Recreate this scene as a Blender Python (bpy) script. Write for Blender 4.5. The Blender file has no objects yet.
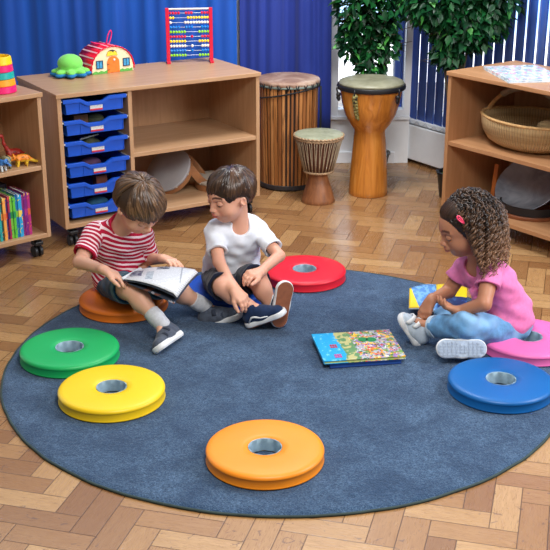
import bpy, math, random
import numpy as np
from mathutils import Vector, Matrix
random.seed(7)
rng = np.random.default_rng(11)
PI = math.pi
SC = bpy.context.scene
COL = SC.collection

# ------------------------------------------------------------------ helpers
def S(r, g, b):
    def f(c):
        c /= 255.0
        return c / 12.92 if c <= 0.04045 else ((c + 0.055) / 1.055) ** 2.4
    return (f(r), f(g), f(b), 1.0)

class NT:
    """small node-tree writer"""
    def __init__(s, name):
        s.m = bpy.data.materials.new(name); s.m.use_nodes = True
        s.t = s.m.node_tree; s.n = s.t.nodes; s.l = s.t.links
        s.b = s.n['Principled BSDF']
    def set(s, sock, v):
        if isinstance(v, bpy.types.NodeSocket): s.l.new(v, sock)
        elif v is not None: sock.default_value = v
    def math(s, op, a, b=None, c=None, clamp=False):
        nd = s.n.new('ShaderNodeMath'); nd.operation = op; nd.use_clamp = clamp
        for i, v in enumerate((a, b, c)):
            if v is not None: s.set(nd.inputs[i], v)
        return nd.outputs[0]
    def comb(s, x, y, z):
        nd = s.n.new('ShaderNodeCombineXYZ')
        for i, v in enumerate((x, y, z)): s.set(nd.inputs[i], v)
        return nd.outputs[0]
    def coord(s, kind='Object'):
        return s.n.new('ShaderNodeTexCoord').outputs[kind]
    def sep(s, v):
        nd = s.n.new('ShaderNodeSeparateXYZ'); s.set(nd.inputs[0], v); return nd.outputs
    def mapping(s, v, scale=(1, 1, 1), rot=(0, 0, 0), loc=(0, 0, 0)):
        nd = s.n.new('ShaderNodeMapping'); s.set(nd.inputs[0], v)
        nd.inputs['Scale'].default_value = scale; nd.inputs['Rotation'].default_value = rot
        nd.inputs['Location'].default_value = loc
        return nd.outputs[0]
    def noise(s, v, scale, detail=3, rough=.55, dist=0.0):
        nd = s.n.new('ShaderNodeTexNoise'); s.set(nd.inputs['Vector'], v)
        nd.inputs['Scale'].default_value = scale; nd.inputs['Detail'].default_value = detail
        nd.inputs['Roughness'].default_value = rough; nd.inputs['Distortion'].default_value = dist
        return nd.outputs[0]
    def white(s, v):
        nd = s.n.new('ShaderNodeTexWhiteNoise'); nd.noise_dimensions = '3D'; s.set(nd.inputs[0], v); return nd.outputs
    def ramp(s, f, stops, interp='LINEAR'):
        nd = s.n.new('ShaderNodeValToRGB'); s.set(nd.inputs[0], f); cr = nd.color_ramp; cr.interpolation = interp
        while len(cr.elements) < len(stops): cr.elements.new(0.5)
        for e, (p, c) in zip(cr.elements, stops): e.position = p; e.color = c
        return nd.outputs[0]
    def mix(s, f, a, b, mode='MIX'):
        nd = s.n.new('ShaderNodeMix'); nd.data_type = 'RGBA'; nd.blend_type = mode
        s.set(nd.inputs[0], f); s.set(nd.inputs[6], a); s.set(nd.inputs[7], b); return nd.outputs[2]
    def bump(s, h, strength=.3, dist=.002):
        nd = s.n.new('ShaderNodeBump'); nd.inputs['Strength'].default_value = strength
        nd.inputs['Distance'].default_value = dist; s.set(nd.inputs['Height'], h)
        s.l.new(nd.outputs[0], s.b.inputs['Normal']); return nd.outputs[0]
    def attr(s, name, out='Color'):
        nd = s.n.new('ShaderNodeAttribute'); nd.attribute_name = name; return nd.outputs[out]
    def fin(s, col=None, rough=None, **k):
        if col is not None: s.set(s.b.inputs['Base Color'], col)
        if rough is not None: s.set(s.b.inputs['Roughness'], rough)
        for kk, v in k.items(): s.set(s.b.inputs[kk.replace('_', ' ')], v)
        return s.m

_mc = {}
def plain(name, col, rough=.5, var=.08, bumps=0.0, scale=30, **k):
    """plain procedural paint / plastic / cloth with slight mottling"""
    key = name
    if key in _mc: return _mc[key]
    t = NT(name); co = t.coord()
    n = t.noise(co, scale, 3)
    dk = tuple(c * (1 - var) for c in col[:3]) + (1,); lt = tuple(min(1, c * (1 + var)) for c in col[:3]) + (1,)
    c = t.ramp(n, [(.3, dk), (.7, lt)])
    if bumps: t.bump(t.noise(co, scale * 8, 2), bumps, .001)
    t.fin(c, rough, **k); _mc[key] = t.m
    return t.m

class MB:
    """mesh builder: collects pieces, becomes ONE mesh object"""
    def __init__(s): s.v = []; s.f = []; s.mi = []; s.M = Matrix.Identity(4)
    def add(s, vs, fs, mi=0):
        o = len(s.v); M = s.M
        s.v.extend([tuple(M @ Vector(p)) for p in vs]); s.f.extend([tuple(i + o for i in f) for f in fs]); s.mi.extend([mi] * len(fs))
    def box(s, x0, x1, y0, y1, z0, z1, mi=0):
        vs = [(x, y, z) for z in (z0, z1) for y in (y0, y1) for x in (x0, x1)]
        s.add(vs, [(0, 2, 3, 1), (4, 5, 7, 6), (0, 1, 5, 4), (2, 6, 7, 3), (0, 4, 6, 2), (1, 3, 7, 5)], mi); return s
    def lathe(s, prof, c=(0, 0, 0), n=48, mi=0, closed=False, axis=None, wob=None):
        """prof: list of (r,z); closed joins the last ring with the first"""
        vs = []
        for k, (r, z) in enumerate(prof):
            for i in range(n):
                a = 2 * PI * i / n
                rr = r if wob is None else r + wob(a, k)
                vs.append((c[0] + rr * math.cos(a), c[1] + rr * math.sin(a), c[2] + z))
        fs = []
        m = len(prof)
        for k in range(m if closed else m - 1):
            k2 = (k + 1) % m
            for i in range(n):
                j = (i + 1) % n
                fs.append((k * n + i, k * n + j, k2 * n + j, k2 * n + i))
        if not closed:
            if prof[0][0] > 1e-6: fs.append(tuple(range(n))[::-1])
            if prof[-1][0] > 1e-6: fs.append(tuple((m - 1) * n + i for i in range(n)))
        s.add(vs, fs, mi); return s
    def tube(s, path, r, n=8, mi=0, cap=True):
        P = [Vector(p) for p in path]; m = len(P)
        rs = r if isinstance(r, (list, tuple)) else [r] * m
        vs = []; up = None
        for k in range(m):
            d = (P[min(k + 1, m - 1)] - P[max(k - 1, 0)])
            if d.length < 1e-9: d = Vector((0, 0, 1))
            d.normalize()
            if up is None: up = d.orthogonal().normalized()
            up = (up - d * up.dot(d))
            if up.length < 1e-6: up = d.orthogonal()
            up.normalize(); w = d.cross(up)
            for i in range(n):
                a = 2 * PI * i / n
                vs.append(P[k] + (up * math.cos(a) + w * math.sin(a)) * rs[k])
        fs = []
        for k in range(m - 1):
            for i in range(n):
                j = (i + 1) % n
                fs.append((k * n + i, k * n + j, (k + 1) * n + j, (k + 1) * n + i))
        if cap: fs.append(tuple(range(n))[::-1]); fs.append(tuple((m - 1) * n + i for i in range(n)))
        s.add(vs, fs, mi); return s
    def ball(s, c, r, n=16, m=10, mi=0):
        rx, ry, rz = (r, r, r) if not isinstance(r, (tuple, list)) else r
        prof = [(math.sin(PI * k / m), -math.cos(PI * k / m)) for k in range(m + 1)]
        vs = []; fs = []
        for (a, z) in prof:
            for i in range(n):
                t = 2 * PI * i / n
                vs.append((c[0] + rx * a * math.cos(t), c[1] + ry * a * math.sin(t), c[2] + rz * z))
        for k in range(m):
            for i in range(n):
                j = (i + 1) % n
                if k == 0: fs.append((i, (k + 1) * n + j, (k + 1) * n + i)) if False else fs.append((k * n + i, (k + 1) * n + j, (k + 1) * n + i))
                elif k == m - 1: fs.append((k * n + i, k * n + j, (k + 1) * n + i))
                else: fs.append((k * n + i, k * n + j, (k + 1) * n + j, (k + 1) * n + i))
        s.add(vs, fs, mi); return s
    def prism(s, poly, y0, y1, mi=0):
        """polygon in x-z, extruded along y"""
        n = len(poly)
        vs = [(x, y0, z) for x, z in poly] + [(x, y1, z) for x, z in poly]
        fs = [tuple(range(n)), tuple(range(2 * n - 1, n - 1, -1))] + [(i, i + n, (i + 1) % n + n, (i + 1) % n) for i in range(n)]
        s.add(vs, fs, mi); return s
    def grid(s, F, nu, nv, mi=0, thick=0):
        vs = [F(i / nu, j / nv) for j in range(nv + 1) for i in range(nu + 1)]
        fs = [(j * (nu + 1) + i, j * (nu + 1) + i + 1, (j + 1) * (nu + 1) + i + 1, (j + 1) * (nu + 1) + i) for j in range(nv) for i in range(nu)]
        s.add(vs, fs, mi); return s
    def build(s, name, mats, parent=None, smooth=False, bevel=0, seg=2, loc=None, rot=None, solid=0, subsurf=0, fixn=True):
        me = bpy.data.meshes.new(name); me.from_pydata(s.v, [], s.f); me.validate()
        if not isinstance(mats, (list, tuple)): mats = [mats]
        for m in mats: me.materials.append(m)
        if len(mats) > 1 and len(me.polygons) == len(s.mi): me.polygons.foreach_set('material_index', s.mi)
        if fixn:
            import bmesh
            bm = bmesh.new(); bm.from_mesh(me); bmesh.ops.remove_doubles(bm, verts=bm.verts, dist=1e-6)
            bmesh.ops.recalc_face_normals(bm, faces=bm.faces); bm.to_mesh(me); bm.free()
        if smooth:
            me.polygons.foreach_set('use_smooth', [True] * len(me.polygons))
            if smooth != 'all':
                me.set_sharp_from_angle(angle=math.radians(smooth if smooth is not True else 40))
        return put(name, me, parent, bevel, seg, loc, rot, solid, subsurf)

def put(name, me, parent=None, bevel=0, seg=2, loc=None, rot=None, solid=0, subsurf=0):
    o = bpy.data.objects.new(name, me); COL.objects.link(o)
    if parent: o.parent = parent
    if loc: o.location = loc
    if rot: o.rotation_euler = rot
    if solid:
        md = o.modifiers.new('thick', 'SOLIDIFY'); md.thickness = solid; md.offset = 0
    if bevel:
        md = o.modifiers.new('bevel', 'BEVEL'); md.width = bevel; md.segments = seg; md.limit_method = 'ANGLE'; md.angle_limit = .7
    if subsurf:
        md = o.modifiers.new('sub', 'SUBSURF'); md.levels = subsurf; md.render_levels = subsurf
    return o

def tag(o, label=None, cat=None, group=None, kind=None):
    if label: o['label'] = label
    if cat: o['category'] = cat
    if group: o['group'] = group
    if kind: o['kind'] = kind
    return o
def thing(name, label, cat, loc=(0, 0, 0), rz=0.0, group=None):
    o = bpy.data.objects.new(name, None); COL.objects.link(o); o.empty_display_size = .05
    o.location = loc; o.rotation_euler = (0, 0, rz)
    return tag(o, label, cat, group)
def kids(o): return [c for c in COL.objects if c.parent == o]
def copy_tree(o, parent=None):
    c = o.copy(); COL.objects.link(c); c.parent = parent
    for ch in kids(o): copy_tree(ch, c)
    return c

# ------------------------------------------------------------------ camera
F_PX, PITCH, CAM_H = 1099.246, math.radians(20.77575), 1.72207
cam_d = bpy.data.cameras.new('camera'); cam = bpy.data.objects.new('camera', cam_d); COL.objects.link(cam)
cam.location = (0, 0, CAM_H); cam.rotation_euler = (PI / 2 - PITCH, 0, 0)
cam_d.sensor_width = 36; cam_d.sensor_fit = 'HORIZONTAL'; cam_d.lens = F_PX / 550 * 36
cam_d.clip_start = .05; SC.camera = cam
# survey of the photograph: a sight line meets a depth Y or a height Z
def at(px, py, Y):
    d = Vector(((px - 275) / F_PX, math.cos(PITCH) + (275 - py) / F_PX * math.sin(PITCH), -math.sin(PITCH) + (275 - py) / F_PX * math.cos(PITCH)))
    return Vector((0, 0, CAM_H)) + d * (Y / d.y)
def atz(px, py, z=0.0):
    d = Vector(((px - 275) / F_PX, math.cos(PITCH) + (275 - py) / F_PX * math.sin(PITCH), -math.sin(PITCH) + (275 - py) / F_PX * math.cos(PITCH)))
    return Vector((0, 0, CAM_H)) + d * ((z - CAM_H) / d.z)

# ------------------------------------------------------------------ materials
def m_floor():
    t = NT('parquet'); W = .079; n = 3; th = math.radians(-15)
    x, y, _ = t.sep(t.coord())
    ox, oy = .435 - W * math.sin(-th), 2.618 - W * math.cos(th)
    dx = t.math('SUBTRACT', x, ox); dy = t.math('SUBTRACT', y, oy)
    u = t.math('DIVIDE', t.math('ADD', t.math('MULTIPLY', dx, math.cos(th)), t.math('MULTIPLY', dy, math.sin(th))), W)
    v = t.math('DIVIDE', t.math('ADD', t.math('MULTIPLY', dx, -math.sin(th)), t.math('MULTIPLY', dy, math.cos(th))), W)
    i = t.math('FLOOR', u); j = t.math('FLOOR', v)
    sm = t.math('ADD', i, j)
    m = t.math('SUBTRACT', sm, t.math('MULTIPLY', t.math('FLOOR', t.math('DIVIDE', t.math('ADD', sm, .5), 2 * n)), 2 * n))
    hz = t.math('LESS_THAN', m, n - .5)
    vz = t.math('SUBTRACT', 1, hz)
    i0 = t.math('SUBTRACT', i, t.math('MULTIPLY', m, hz))
    j0 = t.math('SUBTRACT', j, t.math('MULTIPLY', t.math('SUBTRACT', m, n), vz))
    al = t.math('ADD', t.math('MULTIPLY', t.math('SUBTRACT', u, i0), hz), t.math('MULTIPLY', t.math('SUBTRACT', v, j0), vz))
    ac = t.math('ADD', t.math('MULTIPLY', t.math('SUBTRACT', v, j), hz), t.math('MULTIPLY', t.math('SUBTRACT', u, i), vz))
    e = t.math('MINIMUM', t.math('MINIMUM', al, t.math('SUBTRACT', n, al)), t.math('MINIMUM', ac, t.math('SUBTRACT', 1, ac)))
    ident = t.comb(i0, j0, hz)
    w = t.white(ident)
    gv = t.comb(t.math('MULTIPLY', al, .35), t.math('MULTIPLY', ac, 3.2), t.math('MULTIPLY', w[0], 37))
    g1 = t.noise(gv, 3.0, 6, .6, .6)
    g2 = t.noise(gv, 9.0, 3, .6, .2)
    base = t.ramp(w[0], [(0, S(138, 100, 66)), (.35, S(168, 127, 84)), (.7, S(188, 147, 99)), (1, S(208, 169, 118))])
    c = t.mix(t.math('MULTIPLY', g1, .75), base, S(124, 78, 40), 'MIX')
    c = t.mix(t.math('MULTIPLY', t.math('GREATER_THAN', g2, .60), .38), c, S(104, 64, 36))
    stain = t.noise(t.coord(), 26, 3, .6, 1.5)
    c = t.mix(t.math('MULTIPLY', t.math('GREATER_THAN', stain, .665), .55), c, S(84, 64, 62))
    seam = t.ramp(e, [(0, (0, 0, 0, 1)), (.03, (1, 1, 1, 1))])
    c = t.mix(seam, S(62, 38, 22), c)
    big = t.noise(t.coord(), 2.2, 3)
    ro = t.math('ADD', t.math('MULTIPLY', g1, .2), t.math('MULTIPLY', big, .22))
    h = t.math('ADD', t.math('MULTIPLY', seam, .8), t.math('MULTIPLY', t.noise(t.coord(), 11, 2), .9))
    t.bump(h, .35, .0012)
    return t.fin(c, t.math('ADD', ro, .06), Specular_IOR_Level=.45)
def m_beech(name='beech_laminate', a=(200, 162, 124), b=(176, 134, 96), rot=0.0, axis=0):
    t = NT(name); co = t.coord()
    sc = [14, 14, 14]; sc[axis] = 1.2
    mp = t.mapping(co, tuple(sc))
    n1 = t.noise(mp, 3, 5, .6, .4); n2 = t.noise(mp, 14, 3, .6)
    c = t.ramp(n1, [(.25, S(*b)), (.75, S(*a))])
    c = t.mix(t.math('MULTIPLY', n2, .25), c, S(*[int(q * .82) for q in b]))
    t.bump(n2, .08, .0006)
    return t.fin(c, .38, Specular_IOR_Level=.4)
def m_rug():
    t = NT('rug_pile'); co = t.coord()
    a = t.noise(co, 210, 3, .7); b = t.noise(co, 9, 4, .65, .5); d = t.noise(co, 60, 3, .7)
    c = t.ramp(a, [(.28, S(32, 50, 74)), (.5, S(68, 95, 126)), (.75, S(118, 146, 174))])
    e2 = t.noise(co, 3.2, 4, .6, .8); c = t.mix(t.ramp(b, [(.36, (.55, .55, .55, 1)), (.60, (0, 0, 0, 1))]), c, S(30, 54, 84)); c = t.mix(t.ramp(e2, [(.35, (.4, .4, .4, 1)), (.6, (0, 0, 0, 1))]), c, S(34, 60, 92)); c = t.mix(t.ramp(d, [(.3, (.5, .5, .5, 1)), (.5, (0, 0, 0, 1))]), c, S(30, 54, 84))
    h = t.math('ADD', a, t.math('MULTIPLY', d, .9))
    t.bump(h, 1.0, .006)
    return t.fin(c, .97, Specular_IOR_Level=.1, Sheen_Weight=.12, Sheen_Roughness=.5)
def m_curtain(name, a, b):
    t = NT(name); co = t.coord()
    n = t.noise(t.mapping(co, (6, 6, .3)), 2, 3); w = t.noise(co, 500, 2)
    t.bump(w, .2, .0008)
    return t.fin(t.ramp(n, [(.3, S(*a)), (.7, S(*b))]), .62, Specular_IOR_Level=.35, Sheen_Weight=.2)
def m_vinyl(name, col):
    t = NT(name); co = t.coord()
    n = t.noise(co, 5, 2)
    d = tuple(c * .93 for c in col[:3]) + (1,)
    t.bump(t.noise(co, 330, 2), .12, .0005)
    return t.fin(t.ramp(n, [(.3, d), (.7, col)]), .42, Specular_IOR_Level=.45)

M_BEECH = m_beech(); M_BEECH_V = m_beech('beech_laminate_upright', axis=2); M_BEECH_IN = m_beech('beech_back_panel', (190, 146, 106), (164, 120, 82), axis=2)
M_BEECH_R = m_beech('warm_beech_laminate', (198, 150, 108), (172, 122, 82)); M_BEECH_RV = m_beech('warm_beech_upright', (196, 148, 106), (172, 122, 82), axis=2)
M_WHITE = plain('white_paint', S(238, 241, 245), .45, .02)
M_BLACK = plain('black_plastic', S(24, 25, 28), .45, .1)
M_METAL = plain('grey_metal', S(150, 152, 156), .35, .05, Metallic=.8)
M_LINING = plain('grey_blue_lining', S(150, 176, 190), .8, .18, .4, 40)

# ------------------------------------------------------------------ the setting
tag(MB().box(-4, 5, -1, 9, -.05, 0).build('floor', m_floor()), kind='structure')
M_WALL = plain('white_wall', S(240, 242, 244), .7, .02)
YB = 6.45
# back wall: low wall under a window behind, solid wall behind the curtain
wb = MB(); wb.box(-3.4, .33, YB, YB + .12, 0, 2.6); wb.box(.33, .80, YB, YB + .12, 0, .27); wb.box(.33, .80, YB, YB + .12, 2.3, 2.6)
tag(wb.build('wall_back', M_WALL), kind='structure')
tag(MB().box(.325, .80, YB - .03, YB + .1, .27, .292).build('trim_1', M_WHITE, bevel=.003), kind='structure')
tag(MB().box(.345, .72, YB - .014, YB, 0, .07).build('baseboard_back', M_WHITE, bevel=.003), kind='structure')
def glass_mat():
    t = NT('window_glass'); t.fin((.95, .97, 1, 1), .02, Transmission_Weight=1.0, IOR=1.02, Specular_IOR_Level=.3); return t.m
M_GLASS = glass_mat()
w1 = tag(thing('window_1', None, None, (0, YB, 0)), kind='structure')
f = MB(); f.box(.325, .372, -.02, .06, .292, 2.3); f.box(.76, .80, -.02, .06, .292, 2.3); f.box(.372, .76, -.02, .06, .292, .33); f.box(.372, .76, -.02, .06, 2.26, 2.3)
f.build('window_frame', M_WHITE, w1, bevel=.004)
MB().box(.372, .76, .02, .026, .33, 2.26).build('pane', M_GLASS, w1)
# right-hand wall with the long window, runs towards the viewer
RW = (.735, 6.63); RA = math.radians(-56)
wr = tag(thing('wall_right', None, None, (RW[0], RW[1], 0), RA), kind='structure')
m = MB(); m.box(-.1, 5.5, .05, .17, 0, .26); m.box(-.1, 5.5, .05, .17, 2.3, 2.6); m.box(-.1, -.02, .05, .17, .26, 2.3)
m.build('wall_panel', M_WALL, wr)
w2 = tag(thing('window_2', None, None, (RW[0], RW[1], 0), RA), kind='structure')
f = MB(); f.box(-.02, 5.5, .06, .15, .26, .30); f.box(-.02, 5.5, .06, .15, 2.26, 2.3)
for x in (-.02, 1.45, 2.9, 4.3, 5.46): f.box(x, x + .04, .06, .15, .30, 2.26)
f.build('window_frame', M_WHITE, w2, bevel=.003)
MB().box(.0, 5.48, .10, .106, .30, 2.26).build('pane', M_GLASS, w2)
tag(MB().box(-.02, 5.5, -.02, .06, .235, .262).build('trim_2', M_WHITE, bevel=.003, loc=(RW[0], RW[1], 0), rot=(0, 0, RA)), kind='structure')
# low convector heaters under that window
M_RAD = plain('white_enamel', S(242, 245, 249), .3, .02)
def heater(x0, x1, label):
    t = thing('radiator', label, 'radiator', (RW[0], RW[1], 0), RA, 'radiators below the blinds')
    MB().box(x0, x1, -.035, .03, .022, .232).build('front_panel', M_RAD, t, bevel=.006)
    g = MB(); g.box(x0 + .01, x1 - .01, -.028, .03, .232, .2345); g.build('top_grille', M_METAL, t)
    for fx in (x0 + .03, x1 - .05): MB().box(fx, fx + .02, -.02, .03, 0, .022).build('foot', M_BLACK, t)
heater(-.06, .075, 'short white radiator in the room corner behind the tall drum')
heater(.087, 1.75, 'long white radiator panel running behind the right cabinet')
heater(1.77, 3.3, 'white radiator further along the window wall past the frame')
# vertical blinds
M_BLIND = m_curtain('blue_blind_fabric', (24, 78, 176), (34, 98, 206))
bl = thing('vertical_blind', 'blue vertical slat blind in front of the bright window, above the white radiator', 'blind', (RW[0], RW[1], 0), RA)
MB().box(-.02, 5.4, -.005, .035, 2.28, 2.32).build('head_rail', M_WHITE, bl)
NB = 72
for k in range(NB):
    x = .012 + k * .0745
    s_ = MB(); a = math.radians(-5 - min(13, k * .6) + 2.0 * math.sin(k * 1.9)); w = .0405
    def FF(u, v, x=x, a=a, w=w):
        q = (u - .5) * 2 * w; bow = .003 * (1 - (2 * u - 1) ** 2)
        return (x + q * math.cos(a), .0 + q * math.sin(a) + bow, .238 + v * 2.04)
    s_.grid(FF, 4, 1)
    o = s_.build('slat', M_BLIND, bl, smooth='all', solid=.0012)
    MB().box(x - .03 * math.cos(a), x + .03 * math.cos(a), -.007, -.003, .242, .256).build('weight', M_BLIND, o)
ch = MB()
for k in range(NB - 1):
    x = .012 + k * .0745
    ch.tube([(x + .0745 * q / 8, -.028, .262 - .022 * math.sin(PI * q / 8)) for q in range(9)], .0022, 5)
ch.build('bead_chain', plain('white_beads', S(200, 208, 220), .4), bl, smooth='all')
# curtains
def curtain(name, x0, x1, z0, mat, label, seed, amp=.045, y=6.27, n=60, fk=1.0):
    r = random.Random(seed); fr = [(r.uniform(7, 9) * fk, r.uniform(0, 6)), (r.uniform(12, 15) * fk, r.uniform(0, 6)), (r.uniform(28, 34) * fk, r.uniform(0, 6))]
    def FF(u, v):
        x = x0 + (x1 - x0) * u
        s0 = sum(a * math.sin(f0 * 2 * PI / 2 * x * (1 + .03 * v) + p + .3 * v) for a, (f0, p) in zip((.5, .35, .15), fr))
        s0 = math.copysign(abs(s0) ** .8, s0)
        return (x + .010 * math.sin(9 * x + 2 * v), y + amp * s0 * (1.05 - .35 * v), z0 + v * (2.45 - z0))
    m = MB(); m.grid(FF, int((x1 - x0) * 110), 14)
    o = m.build(name, mat, smooth='all', solid=.003)
    return tag(o, label, 'curtain')
M_CURT = m_curtain('bright_blue_curtain', (8, 64, 152), (12, 86, 186)); M_CURT2 = m_curtain('shaded_blue_curtain', (22, 40, 118), (28, 52, 140))  # second tone: same blue fabric, its shade put into the colour
curtain('curtain', -2.9, -.205, .10, M_CURT, 'long bright blue pleated curtain behind the toys on the low cabinet', 3, .022, fk=.8)
curtain('curtain', -.19, .322, .20, M_CURT2, 'blue curtain end with shade painted in as navy, behind the tall slatted drum', 8, .03, fk=1.3)
tag(MB().tube([(-3.0, 6.3, 2.47), (.36, 6.3, 2.47)], .014, 12).build('curtain_rail', M_METAL, smooth='all'), 'metal curtain rail above the blue curtains', 'rail')
# ------------------------------------------------------------------ implicit surfaces -> meshes (bodies, clothes, toys)
def V3(p): return np.array(p, dtype=np.float64)
class Field:
    def __init__(s, lo, hi, h):
        s.h = h; s.lo = V3(lo); n = np.ceil((V3(hi) - s.lo) / h).astype(int) + 1; s.n = n
        s.F = np.full(n, .5, dtype=np.float32); s.ax = [s.lo[i] + h * np.arange(n[i]) for i in range(3)]
        s.L = np.zeros(n, dtype=np.int8)
    def _win(s, lo, hi):
        a = np.maximum(np.floor((lo - s.lo) / s.h).astype(int), 0); b = np.minimum(np.ceil((hi - s.lo) / s.h).astype(int) + 1, s.n)
        if (b <= a).any(): return None
        sl = tuple(slice(a[i], b[i]) for i in range(3))
        X = s.ax[0][sl[0]][:, None, None]; Y = s.ax[1][sl[1]][None, :, None]; Z = s.ax[2][sl[2]][None, None, :]
        return sl, X, Y, Z
    def _put(s, sl, d, k, op, lab):
        A = s.F[sl]; d = d.astype(np.float32)
        if op == 'add':
            if lab is not None:
                m = d < A; s.L[sl][m] = lab
            if k > 0:
                q = np.maximum(k - np.abs(A - d), 0) / k; s.F[sl] = np.minimum(A, d) - q * q * k * .25
            else: s.F[sl] = np.minimum(A, d)
        else:   # subtract
            if k > 0:
                q = np.maximum(k - np.abs(A + d), 0) / k; s.F[sl] = np.maximum(A, -d) + q * q * k * .25
            else: s.F[sl] = np.maximum(A, -d)
    def cone(s, a, b, r1, r2, k=.01, op='add', lab=None, flat=None):
        """round cone; flat=(direction, factor): squeezes the section along a direction"""
        a = V3(a); b = V3(b); R = max(r1, r2) + k + 3 * s.h
        if flat is not None and flat[1] > 1: R *= flat[1]
        w = s._win(np.minimum(a, b) - R, np.maximum(a, b) + R)
        if w is None: return s
        sl, X, Y, Z = w; ba = b - a; L2 = max(ba @ ba, 1e-12)
        px, py, pz = X - a[0], Y - a[1], Z - a[2]
        t = np.clip((px * ba[0] + py * ba[1] + pz * ba[2]) / L2, 0, 1)
        qx, qy, qz = px - t * ba[0], py - t * ba[1], pz - t * ba[2]
        if flat is not None:
            n = V3(flat[0]); n = n / np.linalg.norm(n); dn = qx * n[0] + qy * n[1] + qz * n[2]; g = (1 / flat[1] - 1)
            qx, qy, qz = qx + dn * n[0] * g, qy + dn * n[1] * g, qz + dn * n[2] * g
        r = r1 + (r2 - r1) * t
        d = np.sqrt(qx * qx + qy * qy + qz * qz) - r
        if flat is not None: d = d * min(1, flat[1])
        s._put(sl, d, k, op, lab); return s
    def ell(s, c, r, M=None, k=.01, op='add', lab=None):
        """ellipsoid, M: 3x3 rows = local axes in world"""
        c = V3(c); r = V3(r) if hasattr(r, '__len__') else V3((r, r, r)); R = r.max() + k + 3 * s.h
        w = s._win(c - R, c + R)
        if w is None: return s
        sl, X, Y, Z = w; px, py, pz = X - c[0], Y - c[1], Z - c[2]
        if M is None: M = np.eye(3)
        u = [(px * M[i][0] + py * M[i][1] + pz * M[i][2]) / r[i] for i in range(3)]
        k0 = np.sqrt(u[0] ** 2 + u[1] ** 2 + u[2] ** 2); k1 = np.sqrt((u[0] / r[0]) ** 2 + (u[1] / r[1]) ** 2 + (u[2] / r[2]) ** 2)
        d = k0 * (k0 - 1) / np.maximum(k1, 1e-9); d = np.where(k0 < .2, -r.min() * .8, d)
        s._put(sl, d, k, op, lab); return s
    def plane(s, p, n, k=.004, rad=None, rc=None):
        """cut away everything on the +n side; limited to a ball (rc, rad) if given"""
        n = V3(n); n = n / np.linalg.norm(n)
        if rad is not None: w = s._win(V3(rc) - rad, V3(rc) + rad)
        else: w = s._win(s.lo, s.lo + s.h * s.n)
        sl, X, Y, Z = w; d = (X - p[0]) * n[0] + (Y - p[1]) * n[1] + (Z - p[2]) * n[2]
        if rad is not None:
            e = np.sqrt((X - rc[0]) ** 2 + (Y - rc[1]) ** 2 + (Z - rc[2]) ** 2) - rad
            d = np.minimum(d, -e)
        A = s.F[sl]; d = np.broadcast_to(d, A.shape).astype(np.float32)
        q = np.maximum(k - np.abs(A - d), 0) / k; s.F[sl] = np.maximum(A, d) + q * q * k * .25
        return s
    def warp(s, fn):
        w = s._win(s.lo, s.lo + s.h * s.n); sl, X, Y, Z = w
        s.F += np.asarray(fn(X, Y, Z), dtype=np.float32); return s
    def mesh(s):
        F = s.F; I = F < 0; n = np.array(F.shape) - 1
        cs = [(i, j, k) for i in (0, 1) for j in (0, 1) for k in (0, 1)]
        cnt = np.zeros(n, dtype=np.int8)
        for (i, j, k) in cs: cnt += I[i:i + n[0], j:j + n[1], k:k + n[2]]
        act = (cnt > 0) & (cnt < 8); idx = np.full(n, -1, dtype=np.int64); A = np.argwhere(act); idx[act] = np.arange(len(A))
        pos = np.zeros((len(A), 3)); num = np.zeros(len(A))
        for ia in range(8):
            for ax in range(3):
                ca = cs[ia]
                if ca[ax]: continue
                cb = list(ca); cb[ax] = 1
                fa = F[A[:, 0] + ca[0], A[:, 1] + ca[1], A[:, 2] + ca[2]].astype(float); fb = F[A[:, 0] + cb[0], A[:, 1] + cb[1], A[:, 2] + cb[2]].astype(float)
                m = (fa < 0) != (fb < 0); t = np.where(m, fa / np.where(m, fa - fb, 1), 0)
                p = np.array(ca, float)[None, :].repeat(len(A), 0); p[:, ax] += t
                pos[m] += p[m]; num[m] += 1
        pos = pos / num[:, None]; W = s.lo + s.h * (A + pos)
        lab = s.L[tuple(np.minimum(np.round(A + pos).astype(int), np.array(F.shape) - 1).T)]
        Q = []
        for ax in range(3):
            o = [a for a in range(3) if a != ax]
            sl0 = [slice(1, n[0]), slice(1, n[1]), slice(1, n[2])]; sl0[ax] = slice(0, n[ax])
            sl1 = list(sl0); sl1[ax] = slice(1, n[ax] + 1)
            a = I[tuple(sl0)]; b = I[tuple(sl1)]; ch = np.argwhere(a != b); fl = a[tuple(ch.T)]
            c = ch.copy(); c[:, o[0]] += 1; c[:, o[1]] += 1
            e0 = np.zeros(3, int); e0[o[0]] = 1; e1 = np.zeros(3, int); e1[o[1]] = 1
            q = np.stack([idx[tuple((c).T)], idx[tuple((c - e0).T)], idx[tuple((c - e0 - e1).T)], idx[tuple((c - e1).T)]], 1)
            flip = fl if ax != 1 else ~fl
            q[~flip] = q[~flip][:, ::-1]
            Q.append(q)
        Q = np.concatenate(Q); Q = Q[(Q >= 0).all(1)]
        return W, Q, lab
def relax(W, Q, it=2, lam=.5):
    n = len(W)
    for _ in range(it):
        for l in (lam, -lam * .9):
            acc = np.zeros_like(W); c = np.zeros(n)
            for i in range(4):
                a, b = Q[:, i], Q[:, (i + 1) % 4]
                for d in range(3): acc[:, d] += np.bincount(a, W[b, d], n) + np.bincount(b, W[a, d], n)
                c += np.bincount(a, minlength=n) + np.bincount(b, minlength=n)
            W = W + l * (acc / np.maximum(c, 1)[:, None] - W)
    return W
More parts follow.
